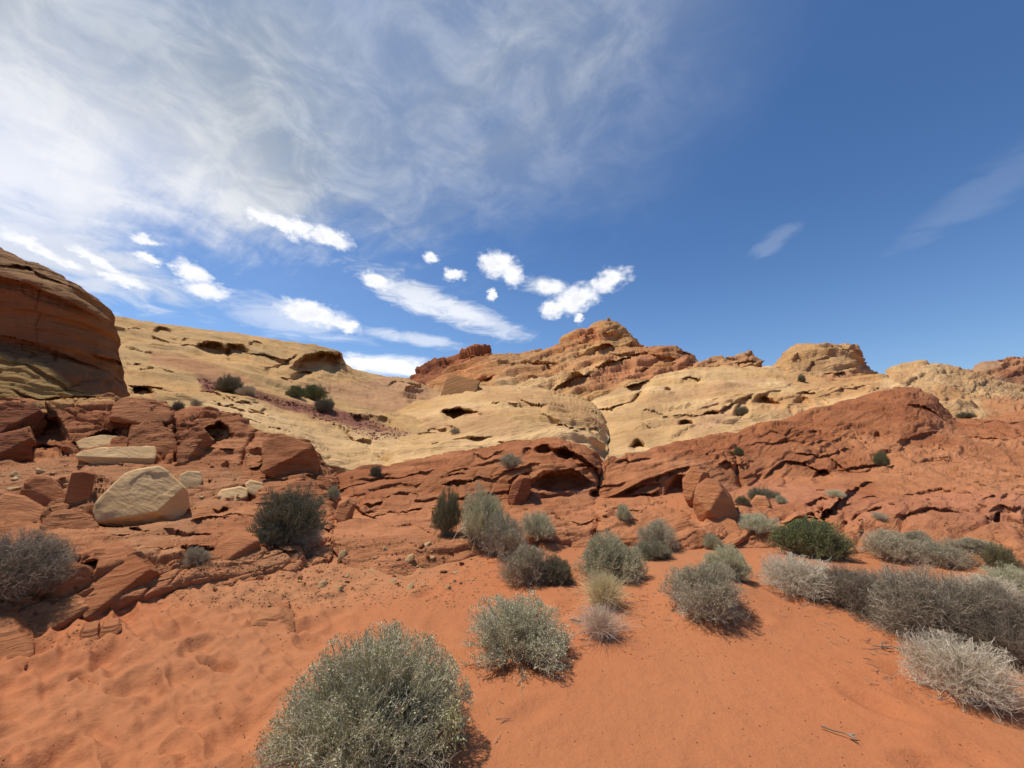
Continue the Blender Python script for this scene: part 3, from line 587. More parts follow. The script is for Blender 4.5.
o = layer('red_ledge', LB, -420, 350, 1.0, (-.06, .12, 1), M_REDL,
          D(.15, .14, .04, .20), [LEDGE([(-160, 395), (0, 398), (20, 402), (40, 408)], 7, .3), LEDGE([(45, 404), (55, 412), (66, 430), (70, 440)], 12, .6), CAVE(48, 435, 17, 20, 1.6, 20, .2), CAVE(30, 455, 36, 11, 1.5, 0, .25), LEDGE([(-160, 420), (0, 426), (25, 428), (38, 440)], 10, .7, .2),
                                   LEDGE([(70, 444), (95, 432), (120, 425)], 14, .7, .2), LEDGE([(95, 406), (130, 414), (160, 420)], 4, .15), LEDGE([(125, 427), (145, 418), (160, 424), (178, 432)], 10, .35, .1), CRACK([(176, 430), (175, 458)], 2.2, .5), CAVE(218, 436, 15, 12, 1.2, 35, .25), LEDGE([(196, 440), (206, 428), (222, 420)], 8, .5, .15), CAVE(191, 443, 5, 4, .4),
                                   CRACK([(256, 434), (246, 450), (243, 462)], 2.5, .5), CAVE(327, 456, 7, 8, 1.2, 0, .2), LEDGE([(258, 446), (290, 448), (320, 450)], 5, .2), LEDGE([(250, 462), (290, 460), (325, 465)], 5, .2), LEDGE([(255, 476), (290, 472), (325, 477)], 5, .22), CAVE(250, 490, 8, 6, .3),
                                   LEDGE([(255, 436), (280, 437), (310, 446)], 4, .2, .1), LEDGE([(100, 540), (160, 530), (230, 534)], 7, .22, .06), LEDGE([(130, 552), (180, 546), (230, 548), (262, 545)], 6, .22, .06), LEDGE([(335, 520), (345, 512), (352, 508)], 8, .3), LEDGE([(200, 520), (230, 514), (262, 520)], 5, .2)],
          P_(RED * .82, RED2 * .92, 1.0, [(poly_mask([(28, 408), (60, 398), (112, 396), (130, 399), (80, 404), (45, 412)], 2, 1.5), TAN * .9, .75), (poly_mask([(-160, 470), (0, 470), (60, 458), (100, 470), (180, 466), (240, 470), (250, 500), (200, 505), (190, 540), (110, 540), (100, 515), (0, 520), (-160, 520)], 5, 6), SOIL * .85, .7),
                              (poly_mask([(120, 535), (150, 545), (200, 560), (330, 540), (350, 560), (330, 600), (180, 600), (150, 570)], 5, 6), SOIL, .8), (poly_mask([(-160, 560), (0, 560), (70, 545), (60, 580), (0, 620), (-160, 640)], 6, 6), SOIL * .8, .7)], 1.2, 11), toprag=.8, skirt=2.2, rowpx=1.0, seed=28, bend=(0, 2.2), dust=.30, fk=.85, extra=shorts(22, 0, 340, [(0, 395), (165, 402), (240, 415), (330, 475)], [(0, 600), (330, 545)], lambda x, y: .02, (14, 50), (.10, .40), 41))
o.name = 'rock_ledge'; tag(o, 'dark red layered sandstone ledge with shadowed hollows, below the brown cliff', 'rock ledge')

# ---- red outcrop in the centre
o = layer('red_rock_outcrop', [[(322, 486, 11.4), (335, 474, 11.8), (350, 470, 12), (368, 466, 12.4), (385, 466, 12.6), (420, 459, 12.9), (460, 452, 13), (500, 446, 13.2), (520, 441, 13.2), (545, 439, 13), (570, 441, 13), (585, 445, 12.8), (594, 450, 12.4), (600, 456, 12), (604, 466, 11.6), (612, 490, 11)],
                               [(322, 492, 10.6), (385, 478, 11.4), (430, 470, 11.7), (470, 462, 11.8), (520, 452, 11.6), (560, 452, 11.5), (590, 462, 11.3), (604, 478, 11), (612, 500, 10.6)],
                               [(322, 505, 9.6), (385, 496, 10), (430, 490, 10.4), (470, 480, 10.7), (520, 470, 10.7), (560, 468, 10.7), (590, 480, 10.6), (612, 506, 10)],
                               [(322, 525, 8.2), (385, 520, 8.4), (430, 515, 8.8), (470, 506, 9.3), (520, 500, 9.9), (560, 498, 10), (600, 504, 9.8), (612, 512, 9.4)],
                               [(322, 538, '.2'), (385, 541, '.2'), (430, 539, '.2'), (470, 535, '.2'), (520, 526, '.22'), (560, 522, '.24'), (600, 516, '.26'), (612, 514, '.26')],
                               [(322, 585, '-.2'), (385, 590, '-.2'), (430, 585, '-.2'), (470, 576, '-.18'), (520, 562, '-.12'), (560, 556, '-.1'), (612, 546, '-.05')]], 322, 612, 1.0, (-.10, .15, 1), M_RED,
          D(.14, .11, .04, .06, .8), [CAVE(562, 486, 31, 13, .85, 0, .18, 1.2), LEDGE([(528, 494), (536, 482), (550, 473), (572, 470), (582, 475), (596, 486)], 12, .65, .25, 1), CAVE(543, 452, 9, 5, .9), CAVE(566, 454, 10, 4, .7), CAVE(528, 453, 5, 4, .4),
                                   LEDGE([(545, 449), (565, 449), (582, 456), (594, 468), (602, 482)], 15, .75, .25, 1), CRACK([(603, 458), (603, 475), (598, 490)], 2.2, .9), CAVE(594, 494, 5, 4, .8), LEDGE([(508, 482), (518, 476), (530, 474)], 5, .2, .2), CAVE(520, 492, 11, 9, .7, 30, .2),
                                   LEDGE([(350, 478), (400, 476), (440, 468)], 4, .25, .05), LEDGE([(440, 478), (455, 475), (468, 476)], 3, .3), LEDGE([(470, 456), (490, 458), (510, 452)], 3, .25), LEDGE([(470, 466), (500, 462), (525, 463)], 4, .25), LEDGE([(380, 500), (400, 492), (420, 494)], 5, .25), LEDGE([(360, 490), (400, 484), (430, 486)], 4, .2),
                                   LEDGE([(370, 520), (390, 513), (412, 517)], 6, .3), LEDGE([(410, 512), (425, 510), (440, 514)], 5, .3), CRACK([(352, 478), (356, 492), (362, 508)], 1.3, .25), LEDGE([(340, 512), (352, 502), (362, 512), (380, 524)], 14, .35, .15), LEDGE([(382, 528), (410, 524), (440, 534)], 6, .25), LEDGE([(560, 515), (580, 522), (598, 518)], 5, .2),
                                   LEDGE([(525, 520), (560, 512), (590, 506)], 4, .15)],
          P_(RED2 * .94, RED * .93, 1.0, [(poly_mask([(330, 535), (400, 540), (470, 530), (540, 508), (612, 508), (612, 560), (322, 590)], 5, 5), np.array([.46, .175, .085]), .7), (poly_mask([(535, 478), (590, 480), (596, 500), (530, 500)], 3, 2), np.array([.47, .19, .09]), .8),
                              (poly_mask([(470, 440), (600, 436), (606, 480), (580, 465), (480, 460)], 5), RED, .6), (poly_mask([(385, 520), (440, 530), (430, 545), (390, 535)], 3), np.array([.5, .26, .15]), .4)], 1.2, 13), toprag=.9, skirt=1.6, seed=30, bend=(1.6, 2.0), dust=.36, fk=.85, extra=shorts(20, 340, 600, [(340, 475), (500, 446), (600, 455)], [(340, 545), (600, 515)], lambda x, y: .12, (14, 46), (.08, .30), 42, (3, 6)))
o.name = 'rock_outcrop'; tag(o, 'red sandstone outcrop with an arched alcove, in front of the pale slickrock', 'rock outcrop')

# ---- red slope on the right
o = layer('red_rock_slope', [[(596, 466, 11.6), (606, 459, 12), (620, 457, 12.5), (640, 452, 13.4), (680, 441, 15), (710, 435, 16), (740, 430, 17.5), (780, 420, 19.5), (830, 405, 22.5), (870, 393, 25), (893, 388, 26.5), (905, 387, 27), (918, 390, 27), (932, 396, 27), (946, 408, 26), (952, 418, 26), (985, 419, 27), (1010, 413, 28), (1024, 410, 28), (1180, 395, 30)],
                             [(596, 474, 11), (640, 462, 12), (700, 450, 13.5), (760, 440, 15.5), (830, 422, 19), (880, 406, 21.5), (905, 400, 22.5), (930, 406, 22.5), (955, 424, 23), (1024, 424, 23.5), (1180, 415, 24)],
                             [(596, 486, 10.4), (640, 478, 10.8), (700, 470, 11.6), (760, 458, 13.6), (830, 445, 15.8), (900, 430, 18), (950, 436, 18.6), (1024, 438, 19), (1180, 430, 20)],
                             [(596, 502, 10.1), (640, 500, 10.2), (665, 500, 10.2), (700, 502, 9.8), (745, 488, 11.6), (790, 484, 12), (830, 474, 12.8), (900, 462, 14), (960, 464, 14.2), (1024, 466, 14.2), (1180, 466, 14.4)],
                             [(596, 514, '.34'), (640, 514, '.34'), (700, 522, '.34'), (745, 505, '.42'), (790, 503, '.45'), (830, 500, '.5'), (900, 498, '.55'), (960, 500, '.55'), (1024, 505, '.5'), (1180, 510, '.5')],
                             [(596, 552, '-.1'), (640, 555, '-.1'), (700, 558, '-.1'), (745, 548, '-.02'), (790, 546, '.02'), (830, 552, '0'), (900, 562, '-.05'), (960, 568, '-.05'), (1024, 574, '-.05'), (1180, 585, '-.1')]], 584, 1180, 1.25, (-.34, .15, 1), M_REDR,
          D(.16, .12, .035, .07, .8), [LEDGE([(606, 500), (640, 484), (662, 475), (680, 472)], 9, .8, .25, 1), CAVE(677, 492, 13, 15, 1.5, -25, .2), LEDGE([(664, 474), (676, 470), (690, 470)], 8, .6, .2), CRACK([(735, 458), (738, 472), (742, 486)], 2.0, .7), LEDGE([(612, 463), (640, 458), (655, 458)], 4, .5, .1),
                                  LEDGE([(762, 480), (775, 466), (786, 460), (800, 464), (812, 462)], 6, .9, .2), CAVE(824, 478, 11, 7, 1.3, 10), LEDGE([(800, 462), (815, 470), (835, 478)], 7, .8, .2), LEDGE([(790, 452), (820, 455), (855, 448)], 4, .6, .15), LEDGE([(825, 458), (845, 468), (862, 466), (890, 464)], 8, 1.0, .2), LEDGE([(835, 470), (855, 472), (875, 468)], 5, .8),
                                  LEDGE([(812, 518), (835, 505), (858, 490), (876, 482), (892, 486)], 8, .9, .25), LEDGE([(806, 512), (815, 508), (828, 508)], 5, .5), CAVE(814, 434, 5, 3.5, .8), CAVE(878, 436, 4, 5, .8, 40), LEDGE([(893, 444), (915, 436), (945, 430)], 6, 1.2, .2), LEDGE([(905, 404), (925, 407), (940, 416), (948, 428)], 5, 1.2, .3),
                                  CRACK([(850, 428), (860, 442), (868, 450)], 1.2, .5), CAVE(905, 453, 6, 4, .7, -30), LEDGE([(925, 462), (945, 464), (965, 466)], 4, .6), LEDGE([(930, 470), (960, 474), (990, 476)], 3, .5), LEDGE([(955, 432), (985, 438), (1010, 442)], 4, .8), LEDGE([(965, 421), (1000, 424), (1040, 420)], 4, .9, .2), LEDGE([(1000, 466), (1012, 470), (1024, 474)], 4, .6),
                                  LEDGE([(700, 455), (720, 450), (738, 452)], 3, .3), LEDGE([(780, 438), (820, 430), (860, 420)], 3, .35), LEDGE([(740, 446), (780, 440), (815, 444)], 3, .4), LEDGE([(900, 500), (930, 494), (960, 500)], 5, .5), LEDGE([(950, 488), (990, 480), (1030, 478)], 5, .6), LEDGE([(890, 520), (930, 516), (965, 520)], 5, .4), LEDGE([(980, 510), (1010, 500), (1040, 505)], 5, .5),
                                  LEDGE([(840, 520), (860, 512), (885, 512)], 5, .4), LEDGE([(860, 500), (875, 498), (890, 504)], 4, .4), CAVE(797, 521, 12, 5, .5)],
          P_(RED * .98, RED2, 1.3, [(poly_mask([(700, 490), (760, 478), (840, 490), (870, 500), (1024, 495), (1180, 490), (1180, 560), (700, 560)], 6, 7), np.array([.46, .18, .09]), .7), (poly_mask([(600, 455), (680, 441), (830, 405), (905, 388), (950, 415), (900, 430), (780, 445), (660, 460)], 4, 4), RED, .6), (poly_mask([(870, 455), (1000, 440), (1100, 450), (1100, 500), (880, 500)], 8), RED2, .6)], 1.2, 15), toprag=1.0, skirt=1.6, seed=32, bend=(2.6, 0), dust=.52, fk=.55, extra=shorts(34, 605, 1040, [(605, 460), (740, 430), (905, 388), (950, 420), (1040, 412)], [(605, 520), (700, 520), (1040, 535)], lambda x, y: .22 if y < 470 else .12, (12, 48), (.08, .38), 43, (3, 8)))
tag(o, 'red sandstone slope broken by dark ledges, rising to a rounded hump on the right', None, None, 'structure')
o.name = 'red_rock_hill'
#@@OBJECTS@@
bpy.context.view_layer.update(); DG = bpy.context.evaluated_depsgraph_get()
ORI = Vector((0, 0, CAM_H))
def cast(px, py):
    ok, loc, nor, _, o, _ = sc.ray_cast(DG, ORI, Vector(rays(px, py)).normalized()); return (loc, nor, o) if ok else (None, None, None)
def ground(x, y, z0=None):
    ok, loc, *_ = sc.ray_cast(DG, Vector((x, y, (z0 if z0 is not None else 3) )), Vector((0, 0, -1))); return loc.z if ok else 0.0
def depth_of(p): return p[1] * cp + (p[2] - CAM_H) * sp

# ------------------------------------------------------------------ stones and boulders
def ico(sub):
    import bmesh
    b = bmesh.new(); bmesh.ops.create_icosphere(b, subdivisions=sub, radius=1); V = np.array([v.co[:] for v in b.verts]); F = np.array([[v.index for v in f.verts] for f in b.faces]); b.free(); return V, F
ICO = {k: ico(k) for k in (1, 2, 3, 5, 6)}
def hull_rock(N, Dd, sub=5, p=16, rough=.05, S=.5, seed=0, c1=RED, c2=RED2):
    """a broken block: the rounded solid bounded by planes N.x = D, then bedding and grain"""
    V, F = ICO[sub]; a = np.maximum(V @ N.T, 1e-4) / Dd; r = (a ** p).sum(1) ** (-1 / p); P = V * r[:, None]
    q = P / S + seed
    nrm = (a[:, :, None] ** p * N[None]).sum(1); nrm /= np.linalg.norm(nrm, axis=1, keepdims=True) + 1e-9
    st = fbm(q * np.array([1, 1, 5]) * 1.3, 4, .6); P = P + nrm * ((fbm(q * 1.5, 5, .55) * 1.6 + st * .45) * rough * S)[:, None]
    if sub >= 5:
        b1, b2, c = voronoi(q * np.array([1.6, 1.6, 2.4])); m_ = sstep(fbm(q * .9 + 4, 2), .02, .12); P = P + nrm * (m_ * (c - .5) * rough * S * .9)[:, None]
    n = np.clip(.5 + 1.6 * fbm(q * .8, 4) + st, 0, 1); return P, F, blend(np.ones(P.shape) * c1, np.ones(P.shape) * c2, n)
M_BLK = rock_mat('blocky_red_stone', 1.3, (.45, .3, 1), .45, .30)
M_STONE = rock_mat('loose_red_stone', .45, (.1, .2, 1), 1.0, .32); M_PALE = rock_mat('loose_tan_stone', .9, (.5, .5, 1), .5, .15, .45)
def traced(name, label, cat, poly, thick, mat, c1, c2, facets, dy=0.0, seed=0, rough=.06, sink=.5, Yfix=None, p=55, group=None):
    poly = np.array(poly, float); c = poly.mean(0); bot = poly[poly[:, 1].argmax()]
    hit, _, _ = cast(c[0], bot[1] - 1); Y = Yfix or (hit.y + thick * sink + dy)
    C = unproj(c[0], c[1], Y); f = np.array([C[0], C[1], 0]); f /= np.linalg.norm(f); r = np.array([f[1], -f[0], 0]); u = np.array([0, 0, 1.])
    W_ = np.stack([rays(x, y) for x, y in poly]); k = ((C - [0, 0, CAM_H]) @ f) / (W_ @ f); W_ = W_ * k[:, None] + np.array([0, 0, CAM_H]) - C
    Q = np.stack([W_ @ r, W_ @ u], 1); Ns, Ds = [], []
    area = 0.5 * np.sum(Q[:, 0] * np.roll(Q[:, 1], -1) - np.roll(Q[:, 0], -1) * Q[:, 1])
    for a, b in zip(Q, np.roll(Q, -1, 0)):
        e = b - a; n = np.array([e[1], -e[0]]) * (1 if area > 0 else -1); L = np.linalg.norm(n)
        if L < 1e-4: continue
        n /= L; Ns.append(n[0] * r + n[1] * u); Ds.append(max(n @ a, .02))
    Ns.append(f); Ds.append(thick * .5)
    for (nx, nz, nf, d) in facets:      # extra faces: right, up, towards the viewer, distance
        n = nx * r + nz * u - nf * f; n /= np.linalg.norm(n); Ns.append(n); Ds.append(d * thick * .5)
    P, F, cc = hull_rock(np.array(Ns), np.array(Ds), 6 if abs(Q[:, 0]).max() > .3 else 5, p, rough, max(.25, thick * .6), seed, np.array(c1), np.array(c2))
    o = obj(name, mesh_np(name, P, F, mat, cc)); o.location = C; tag(o, label, cat, group); return o
TT = (np.array([.58, .345, .145]), np.array([.70, .45, .215])); TR = (RED * .95, RED2)
B_ = [('boulder', 'large angular tan boulder with a flat sunlit face, lying on the red ledges', 'boulder', [(93, 508), (104, 493), (124, 474), (134, 471), (159, 467), (168, 471), (188, 489), (191, 505), (183, 516), (146, 527), (115, 526), (97, 521)], 1.3, M_PALE, *TT, [(-.1, .8, 1, .40), (.05, -.75, .7, .80), (.8, -.1, .9, .85), (-.15, .5, 1, .52)], .08),
      ('boulder', 'long tan slab propped behind the large tan boulder, its underside shaded', 'boulder', [(76, 455), (82, 451), (100, 448), (155, 446), (157, 452), (153, 464), (138, 471), (118, 473), (96, 466), (78, 459)], 1.0, M_PALE, *TT, [(0, 1, .8, .42), (-.1, -.5, 1, .5)], .06),
      ('boulder', 'thin tan slab resting on top of the longer slab against the red wall', 'boulder', [(76, 442), (84, 438), (100, 435), (122, 436), (138, 440), (138, 446), (100, 449), (80, 449)], .9, M_PALE, *TT, [(0, 1, .8, .40)], .06),
      ('boulder', 'upright red block between the round red boulder and the large tan one', 'boulder', [(65, 500), (72, 472), (84, 471), (95, 474), (93, 488), (86, 508), (70, 508)], .7, M_STONE, *TR, [(.3, .3, 1, .8), (.9, 0, .5, .9)], 0),
      ('boulder', 'rounded dark red boulder left of the upright red block', 'boulder', [(20, 498), (24, 482), (36, 476), (50, 478), (62, 488), (66, 500), (58, 509), (36, 510)], .9, M_STONE, *TR, [(0, .8, 1, .8), (-.5, .2, 1, .9)], 0),
      ('boulder', 'flat red slab among the rubble below the rounded dark red boulder', 'boulder', [(-10, 505), (5, 494), (25, 497), (44, 508), (38, 519), (15, 524), (-10, 520)], .9, M_STONE, *TR, [(0, 1, .7, .45)], 0),
      ('stone', 'squat tan stone on the red soil right of the large tan boulder', 'stone', [(178, 487), (180, 475), (188, 471), (200, 472), (203, 480), (200, 486), (188, 489)], .4, M_PALE, TT[0] * .8, TT[1] * .8, [(0, .8, 1, .8)], 0),
      ('stone', 'small wedge shaped tan stone lying flat left of the dark green shrub', 'stone', [(217, 494), (222, 490), (240, 487), (248, 489), (247, 496), (230, 502), (219, 501)], .5, M_PALE, *TT, [(0, 1, .9, .5)], 0),
      ('stone', 'pale stone half hidden by the dark green shrub on the ledge', 'stone', [(245, 484), (250, 480), (262, 483), (265, 490), (258, 496), (248, 492)], .4, M_PALE, *TT, [(0, .8, 1, .8)], 0),
      ('boulder', 'big red slab with a shaded broken edge at the brink of the sand', 'boulder', [(58, 566), (75, 548), (110, 545), (140, 558), (165, 573), (166, 583), (140, 602), (108, 618), (98, 620), (92, 606), (70, 590)], 1.0, M_REDL, *TR, [(-.25, 1, .35, .32), (.8, -.1, .75, .78)], .02),
      ('boulder', 'reddish slab left of the big slab, a dark crack between them', 'boulder', [(12, 612), (30, 590), (70, 588), (93, 603), (92, 618), (75, 632), (40, 642), (22, 636)], .8, M_REDL, *TR, [(-.2, 1, .35, .32), (.6, -.1, .8, .8)], 0),
      ('boulder', 'low red slab running out of the frame beside the sand', 'boulder', [(-40, 640), (-20, 622), (12, 620), (34, 632), (34, 645), (10, 652), (-30, 668)], .7, M_REDL, *TR, [(-.2, 1, .35, .35)], 0),
      ('stone', 'small red stone at the sand edge below the slabs, a pale chip on it', 'stone', [(100, 632), (104, 625), (118, 622), (122, 626), (112, 635), (103, 637)], .25, M_STONE, *TR, [(0, 1, .8, .6)], 0),
      ('stone', 'low block of red stone between the slabs and the small stone', 'stone', [(80, 636), (84, 628), (98, 625), (100, 633), (96, 641), (84, 643)], .25, M_STONE, *TR, [(0, 1, .8, .6)], 0),
      ('stone', 'flat reddish brown stone lying alone on the rippled sand', 'stone', [(249, 624), (258, 617), (280, 612), (294, 616), (296, 624), (282, 631), (262, 629)], .36, M_STONE, RED2 * .8, RED2, [(0, 1, .7, .5)], 0),
      ('stone', 'small dark red stone just behind the flat one on the sand', 'stone', [(275, 611), (278, 606), (289, 604), (292, 609), (286, 613)], .15, M_STONE, *TR, [(0, 1, .8, .7)], 0),
      ('boulder', 'big leaning red boulder with a dark gap beneath, in front of the red slope', 'boulder', [(693, 506), (696, 488), (706, 480), (719, 483), (731, 498), (738, 514), (732, 527), (716, 533), (702, 525)], 1.4, M_BLK, *TR, [(-.35, .8, 1, .62), (.75, .1, 1, .55), (0, -.8, .8, .6), (-.9, -.1, .7, .6)], .15),
      ('boulder', 'red block standing left of the leaning boulder beside the dark hollow', 'boulder', [(682, 480), (692, 469), (708, 472), (712, 488), (704, 512), (692, 510), (684, 494)], 1.2, M_BLK, *TR, [(-.5, .6, 1, .55), (.7, .0, 1, .5), (-.1, -.7, .8, .8)], .1),
      ('boulder', 'tilted square red block on the slope behind the pale shrubs', 'boulder', [(704, 520), (712, 512), (735, 520), (742, 530), (730, 538), (708, 534)], .8, M_BLK, *TR, [(0, 1, .6, .5)], .2),
      ('stone', 'round pinkish stone between grey shrubs at the foot of the red slope', 'stone', [(750, 503), (756, 496), (766, 497), (771, 504), (764, 508), (754, 508)], .6, M_STONE, RED2, RED2 * 1.15, [(0, .7, 1, .9)], 0),
      ('boulder', 'dark jagged red block standing against the alcove of the outcrop', 'boulder', [(508, 500), (512, 484), (520, 476), (531, 477), (530, 492), (524, 503), (514, 505)], .9, M_RED, DRED, RED, [(-.4, .4, 1, .8), (.6, 0, 1, .7)], -.1),
      ('boulder', 'angular red block sticking out of the ledges by the bare gravelly soil', 'boulder', [(335, 515), (338, 504), (348, 498), (356, 503), (352, 516), (343, 522)], .7, M_STONE, *TR, [(-.2, .7, 1, .8), (.8, 0, .6, .8)], 0),
      ('boulder', 'low red ledge block right of the small grey tuft on the ledges', 'boulder', [(210, 560), (216, 545), (236, 536), (258, 538), (262, 548), (250, 556), (226, 566)], .8, M_STONE, *TR, [(-.2, 1, .4, .45), (.6, 0, .8, .8)], 0)]
for i, (nm, lb, ct, poly, th, mt, c1, c2, fc, dy) in enumerate(B_): traced(nm, lb, ct, poly, th, mt, c1, c2, fc, dy, seed=i * 3.7)

B2 = [('boulder', 'orange block darkened as if shaded, wedged between the two pale hills under the red ridge', 'boulder', [(439, 412), (446, 382), (454, 376), (479, 386), (474, 400), (458, 408)], 6, M_FAR, ORG * .55, ORG * .8, [(-.3, 1, .8, .7)], 6),  # orange darkened, the block's shadowed face is put into its colour
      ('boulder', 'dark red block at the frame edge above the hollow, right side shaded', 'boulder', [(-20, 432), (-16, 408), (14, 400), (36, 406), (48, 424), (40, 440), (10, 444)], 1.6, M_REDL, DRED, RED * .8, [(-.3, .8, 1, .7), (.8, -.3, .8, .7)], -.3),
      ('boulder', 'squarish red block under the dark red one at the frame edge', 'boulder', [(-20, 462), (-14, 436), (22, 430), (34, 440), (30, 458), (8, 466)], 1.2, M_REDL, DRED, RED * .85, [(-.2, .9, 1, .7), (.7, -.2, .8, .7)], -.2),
      ('boulder', 'pale topped blocky red rock just below the brown cliff', 'boulder', [(112, 420), (116, 402), (130, 396), (158, 402), (172, 414), (168, 424), (140, 426)], 1.6, M_REDL, RED * .8, RED2 * .9, [(-.2, 1, .8, .5)], -.2),
      ('boulder', 'broad red block with a flat face above the squat tan stone', 'boulder', [(128, 452), (130, 430), (146, 420), (172, 430), (176, 452), (160, 460), (136, 460)], 1.0, M_REDL, RED * .75, RED2 * .9, [(-.4, .8, 1, .6)], -.1),
      ('boulder', 'leaning red block right of the vertical crack in the left wall', 'boulder', [(178, 462), (180, 434), (200, 424), (212, 440), (206, 462), (190, 468)], 1.0, M_REDL, RED * .8, RED2 * .9, [(-.5, .7, 1, .6), (.8, 0, .8, .6)], -.1),
      ('boulder', 'layered red block at the right end of the left wall beside a dark gap', 'boulder', [(262, 470), (262, 440), (290, 436), (312, 444), (320, 462), (316, 478), (280, 480)], 1.2, M_REDL, RED * .85, RED2 * .9, [(-.2, 1, .7, .55), (.6, -.1, 1, .7)], -.2),
      ('boulder', 'low dark red slab below the rounded boulder, above the left shrub', 'boulder', [(40, 524), (50, 510), (78, 512), (98, 522), (90, 536), (60, 538)], .8, M_REDL, RED * .75, RED2 * .85, [(-.1, 1, .6, .45)], 0)]
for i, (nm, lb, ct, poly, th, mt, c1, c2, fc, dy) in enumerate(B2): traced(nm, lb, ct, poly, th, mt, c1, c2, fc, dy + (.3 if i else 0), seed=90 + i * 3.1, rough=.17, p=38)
# small loose stones: individuals in groups that share a label where nothing tells them apart
def small_stone(seed, c1, c2, sub=2, mat=None):
    g = np.random.default_rng(seed); N = g.normal(size=(11, 3)); N /= np.linalg.norm(N, axis=1, keepdims=True); Dd = g.uniform(.55, 1, 11) * (1 - .45 * np.abs(N[:, 2]))
    P, F, C = hull_rock(N, Dd, 3, 14, .10, .6, seed, c1, c2); return mesh_np('stone', P * .5, F, mat, C)
SP = {'red': [small_stone(k, RED * .9, RED2, mat=M_STONE) for k in range(5)], 'tan': [small_stone(20 + k, TT[0] * .85, TT[1], mat=M_PALE) for k in range(4)]}
zones = [('tan', 'small pale chip of stone on the bare soil below the centre red ledges', 'pale chips on the bare soil', (290, 545, 475, 590), 34, (4, 15)),
         ('red', 'small red stone on the bare soil below the centre red ledges', 'red stones on the bare soil', (190, 545, 470, 592), 26, (4, 10)),
         ('tan', 'small tan stone among the rubble below the dark hollow of the left ledge', 'tan stones below the left ledge', (0, 470, 75, 498), 16, (4, 11)),
         ('red', 'small red stone in the rubble around the large tan boulder', 'red stones round the tan boulder', (60, 462, 250, 500), 22, (4, 10)),
         ('tan', 'small whitish stone on the red soil above the dark green shrub', 'whitish stones on the red soil', (190, 455, 260, 500), 12, (3, 7)),
         ('red', 'small red stone in front of the left slabs, under the dark shrub', 'red stones by the left slabs', (0, 585, 80, 625), 20, (4, 9)),
         ('red', 'small red stone on the sandy bench between the grey shrubs and the right slope', 'red stones on the right bench', (735, 485, 1020, 545), 26, (3, 9)),
         ('red', 'small red stone below the alcove of the centre outcrop', 'red stones below the alcove', (525, 505, 660, 535), 18, (3, 8))]
for zi, (cc, lb, gp, (x0, y0, x1, y1), n, (s0, s1)) in enumerate(zones):
    for k in range(n):
        px, py = rng.uniform(x0, x1), rng.uniform(y0, y1); h, nn, _ = cast(px, py)
        if h is None: continue
        sz = (s0 + (s1 - s0) * rng.random() ** 2) / FPX * depth_of(h)
        o = obj('stone', SP[cc][k % len(SP[cc])]); o.location = h; o.scale = (sz, sz * rng.uniform(.7, 1.1), sz * rng.uniform(.7, 1)); o.rotation_euler = (rng.uniform(-.3, .3), rng.uniform(-.3, .3), rng.uniform(0, 6.3))
        tag(o, lb, 'stone', gp)
# gravel nobody could count
def gravel(name, label, pts, mat, c1, c2, smin, smax, seed):
    g = np.random.default_rng(seed); V0, F0 = ICO[1]; VV, FF, CC = [], [], []; n = 0
    for (x, y, col_) in pts:
        h, nn, ob = cast(x, y)
        if h is None: continue
        sz = (smin + (smax - smin) * g.random() ** 3) / FPX * depth_of(h) * .5
        M = g.normal(size=(3, 3)); Q, _ = np.linalg.qr(M); P = (V0 * g.uniform(.6, 1.25, (len(V0), 1)) * np.array([1, .8, .55])) @ Q.T * sz; P[:, 2] *= .8
        VV.append(P + np.array(h)); FF.append(F0 + n); n += len(V0); CC.append(np.ones((len(V0), 3)) * (c1 + (c2 - c1) * g.random()) * g.uniform(.8, 1.1))
    o = obj(name, mesh_np(name, np.concatenate(VV), np.concatenate(FF), mat, np.concatenate(CC), smooth=False)); tag(o, label, None, None, 'stuff')
def scat(n, x0, x1, y0, y1, bias=1): return [(rng.uniform(x0, x1), y0 + (y1 - y0) * rng.random() ** bias, 0) for _ in range(n)]
gravel('gravel', 'fine red and tan gravel strewn over the bare soil at the foot of the rocks',
       scat(3400, 170, 490, 536, 608) + scat(500, 0, 260, 462, 520) + scat(500, 0, 110, 575, 650) + scat(900, 560, 1024, 490, 560) + scat(500, 120, 340, 520, 590), M_STONE, RED2 * .8, TAN2 * .72, .9, 3.6, 3)
rp = [(x, y, 0) for (x, y, _) in scat(5200, 195, 412, 376, 442) if rub(np.array([x]), np.array([y]))[0] > .5]
gravel('rubble', 'streak of purple red rubble running down the tan slope', rp, M_STONE, np.array([.20, .07, .045]), np.array([.36, .15, .09]), 1.2, 4.5, 5)
rp2 = scat(350, 515, 600, 368, 392) + scat(200, 690, 800, 372, 392)
gravel('rubble', 'pale scree between the tilted slabs below the domed summit', [(x, y, 0) for x, y, _ in rp2 if 376 - (x - 515) * .12 < y < 392 - (x - 515) * .12], M_PALE, TAN, TAN2, 1, 3.0, 6)
gravel('litter', 'specks of dead leaf litter and grit scattered on the sand', scat(520, 560, 1000, 600, 768, 1.3) + scat(420, 0, 560, 590, 768) + scat(160, 640, 760, 590, 660), M_STONE, np.array([.10, .05, .03]), np.array([.22, .10, .06]), .8, 2.6, 8)

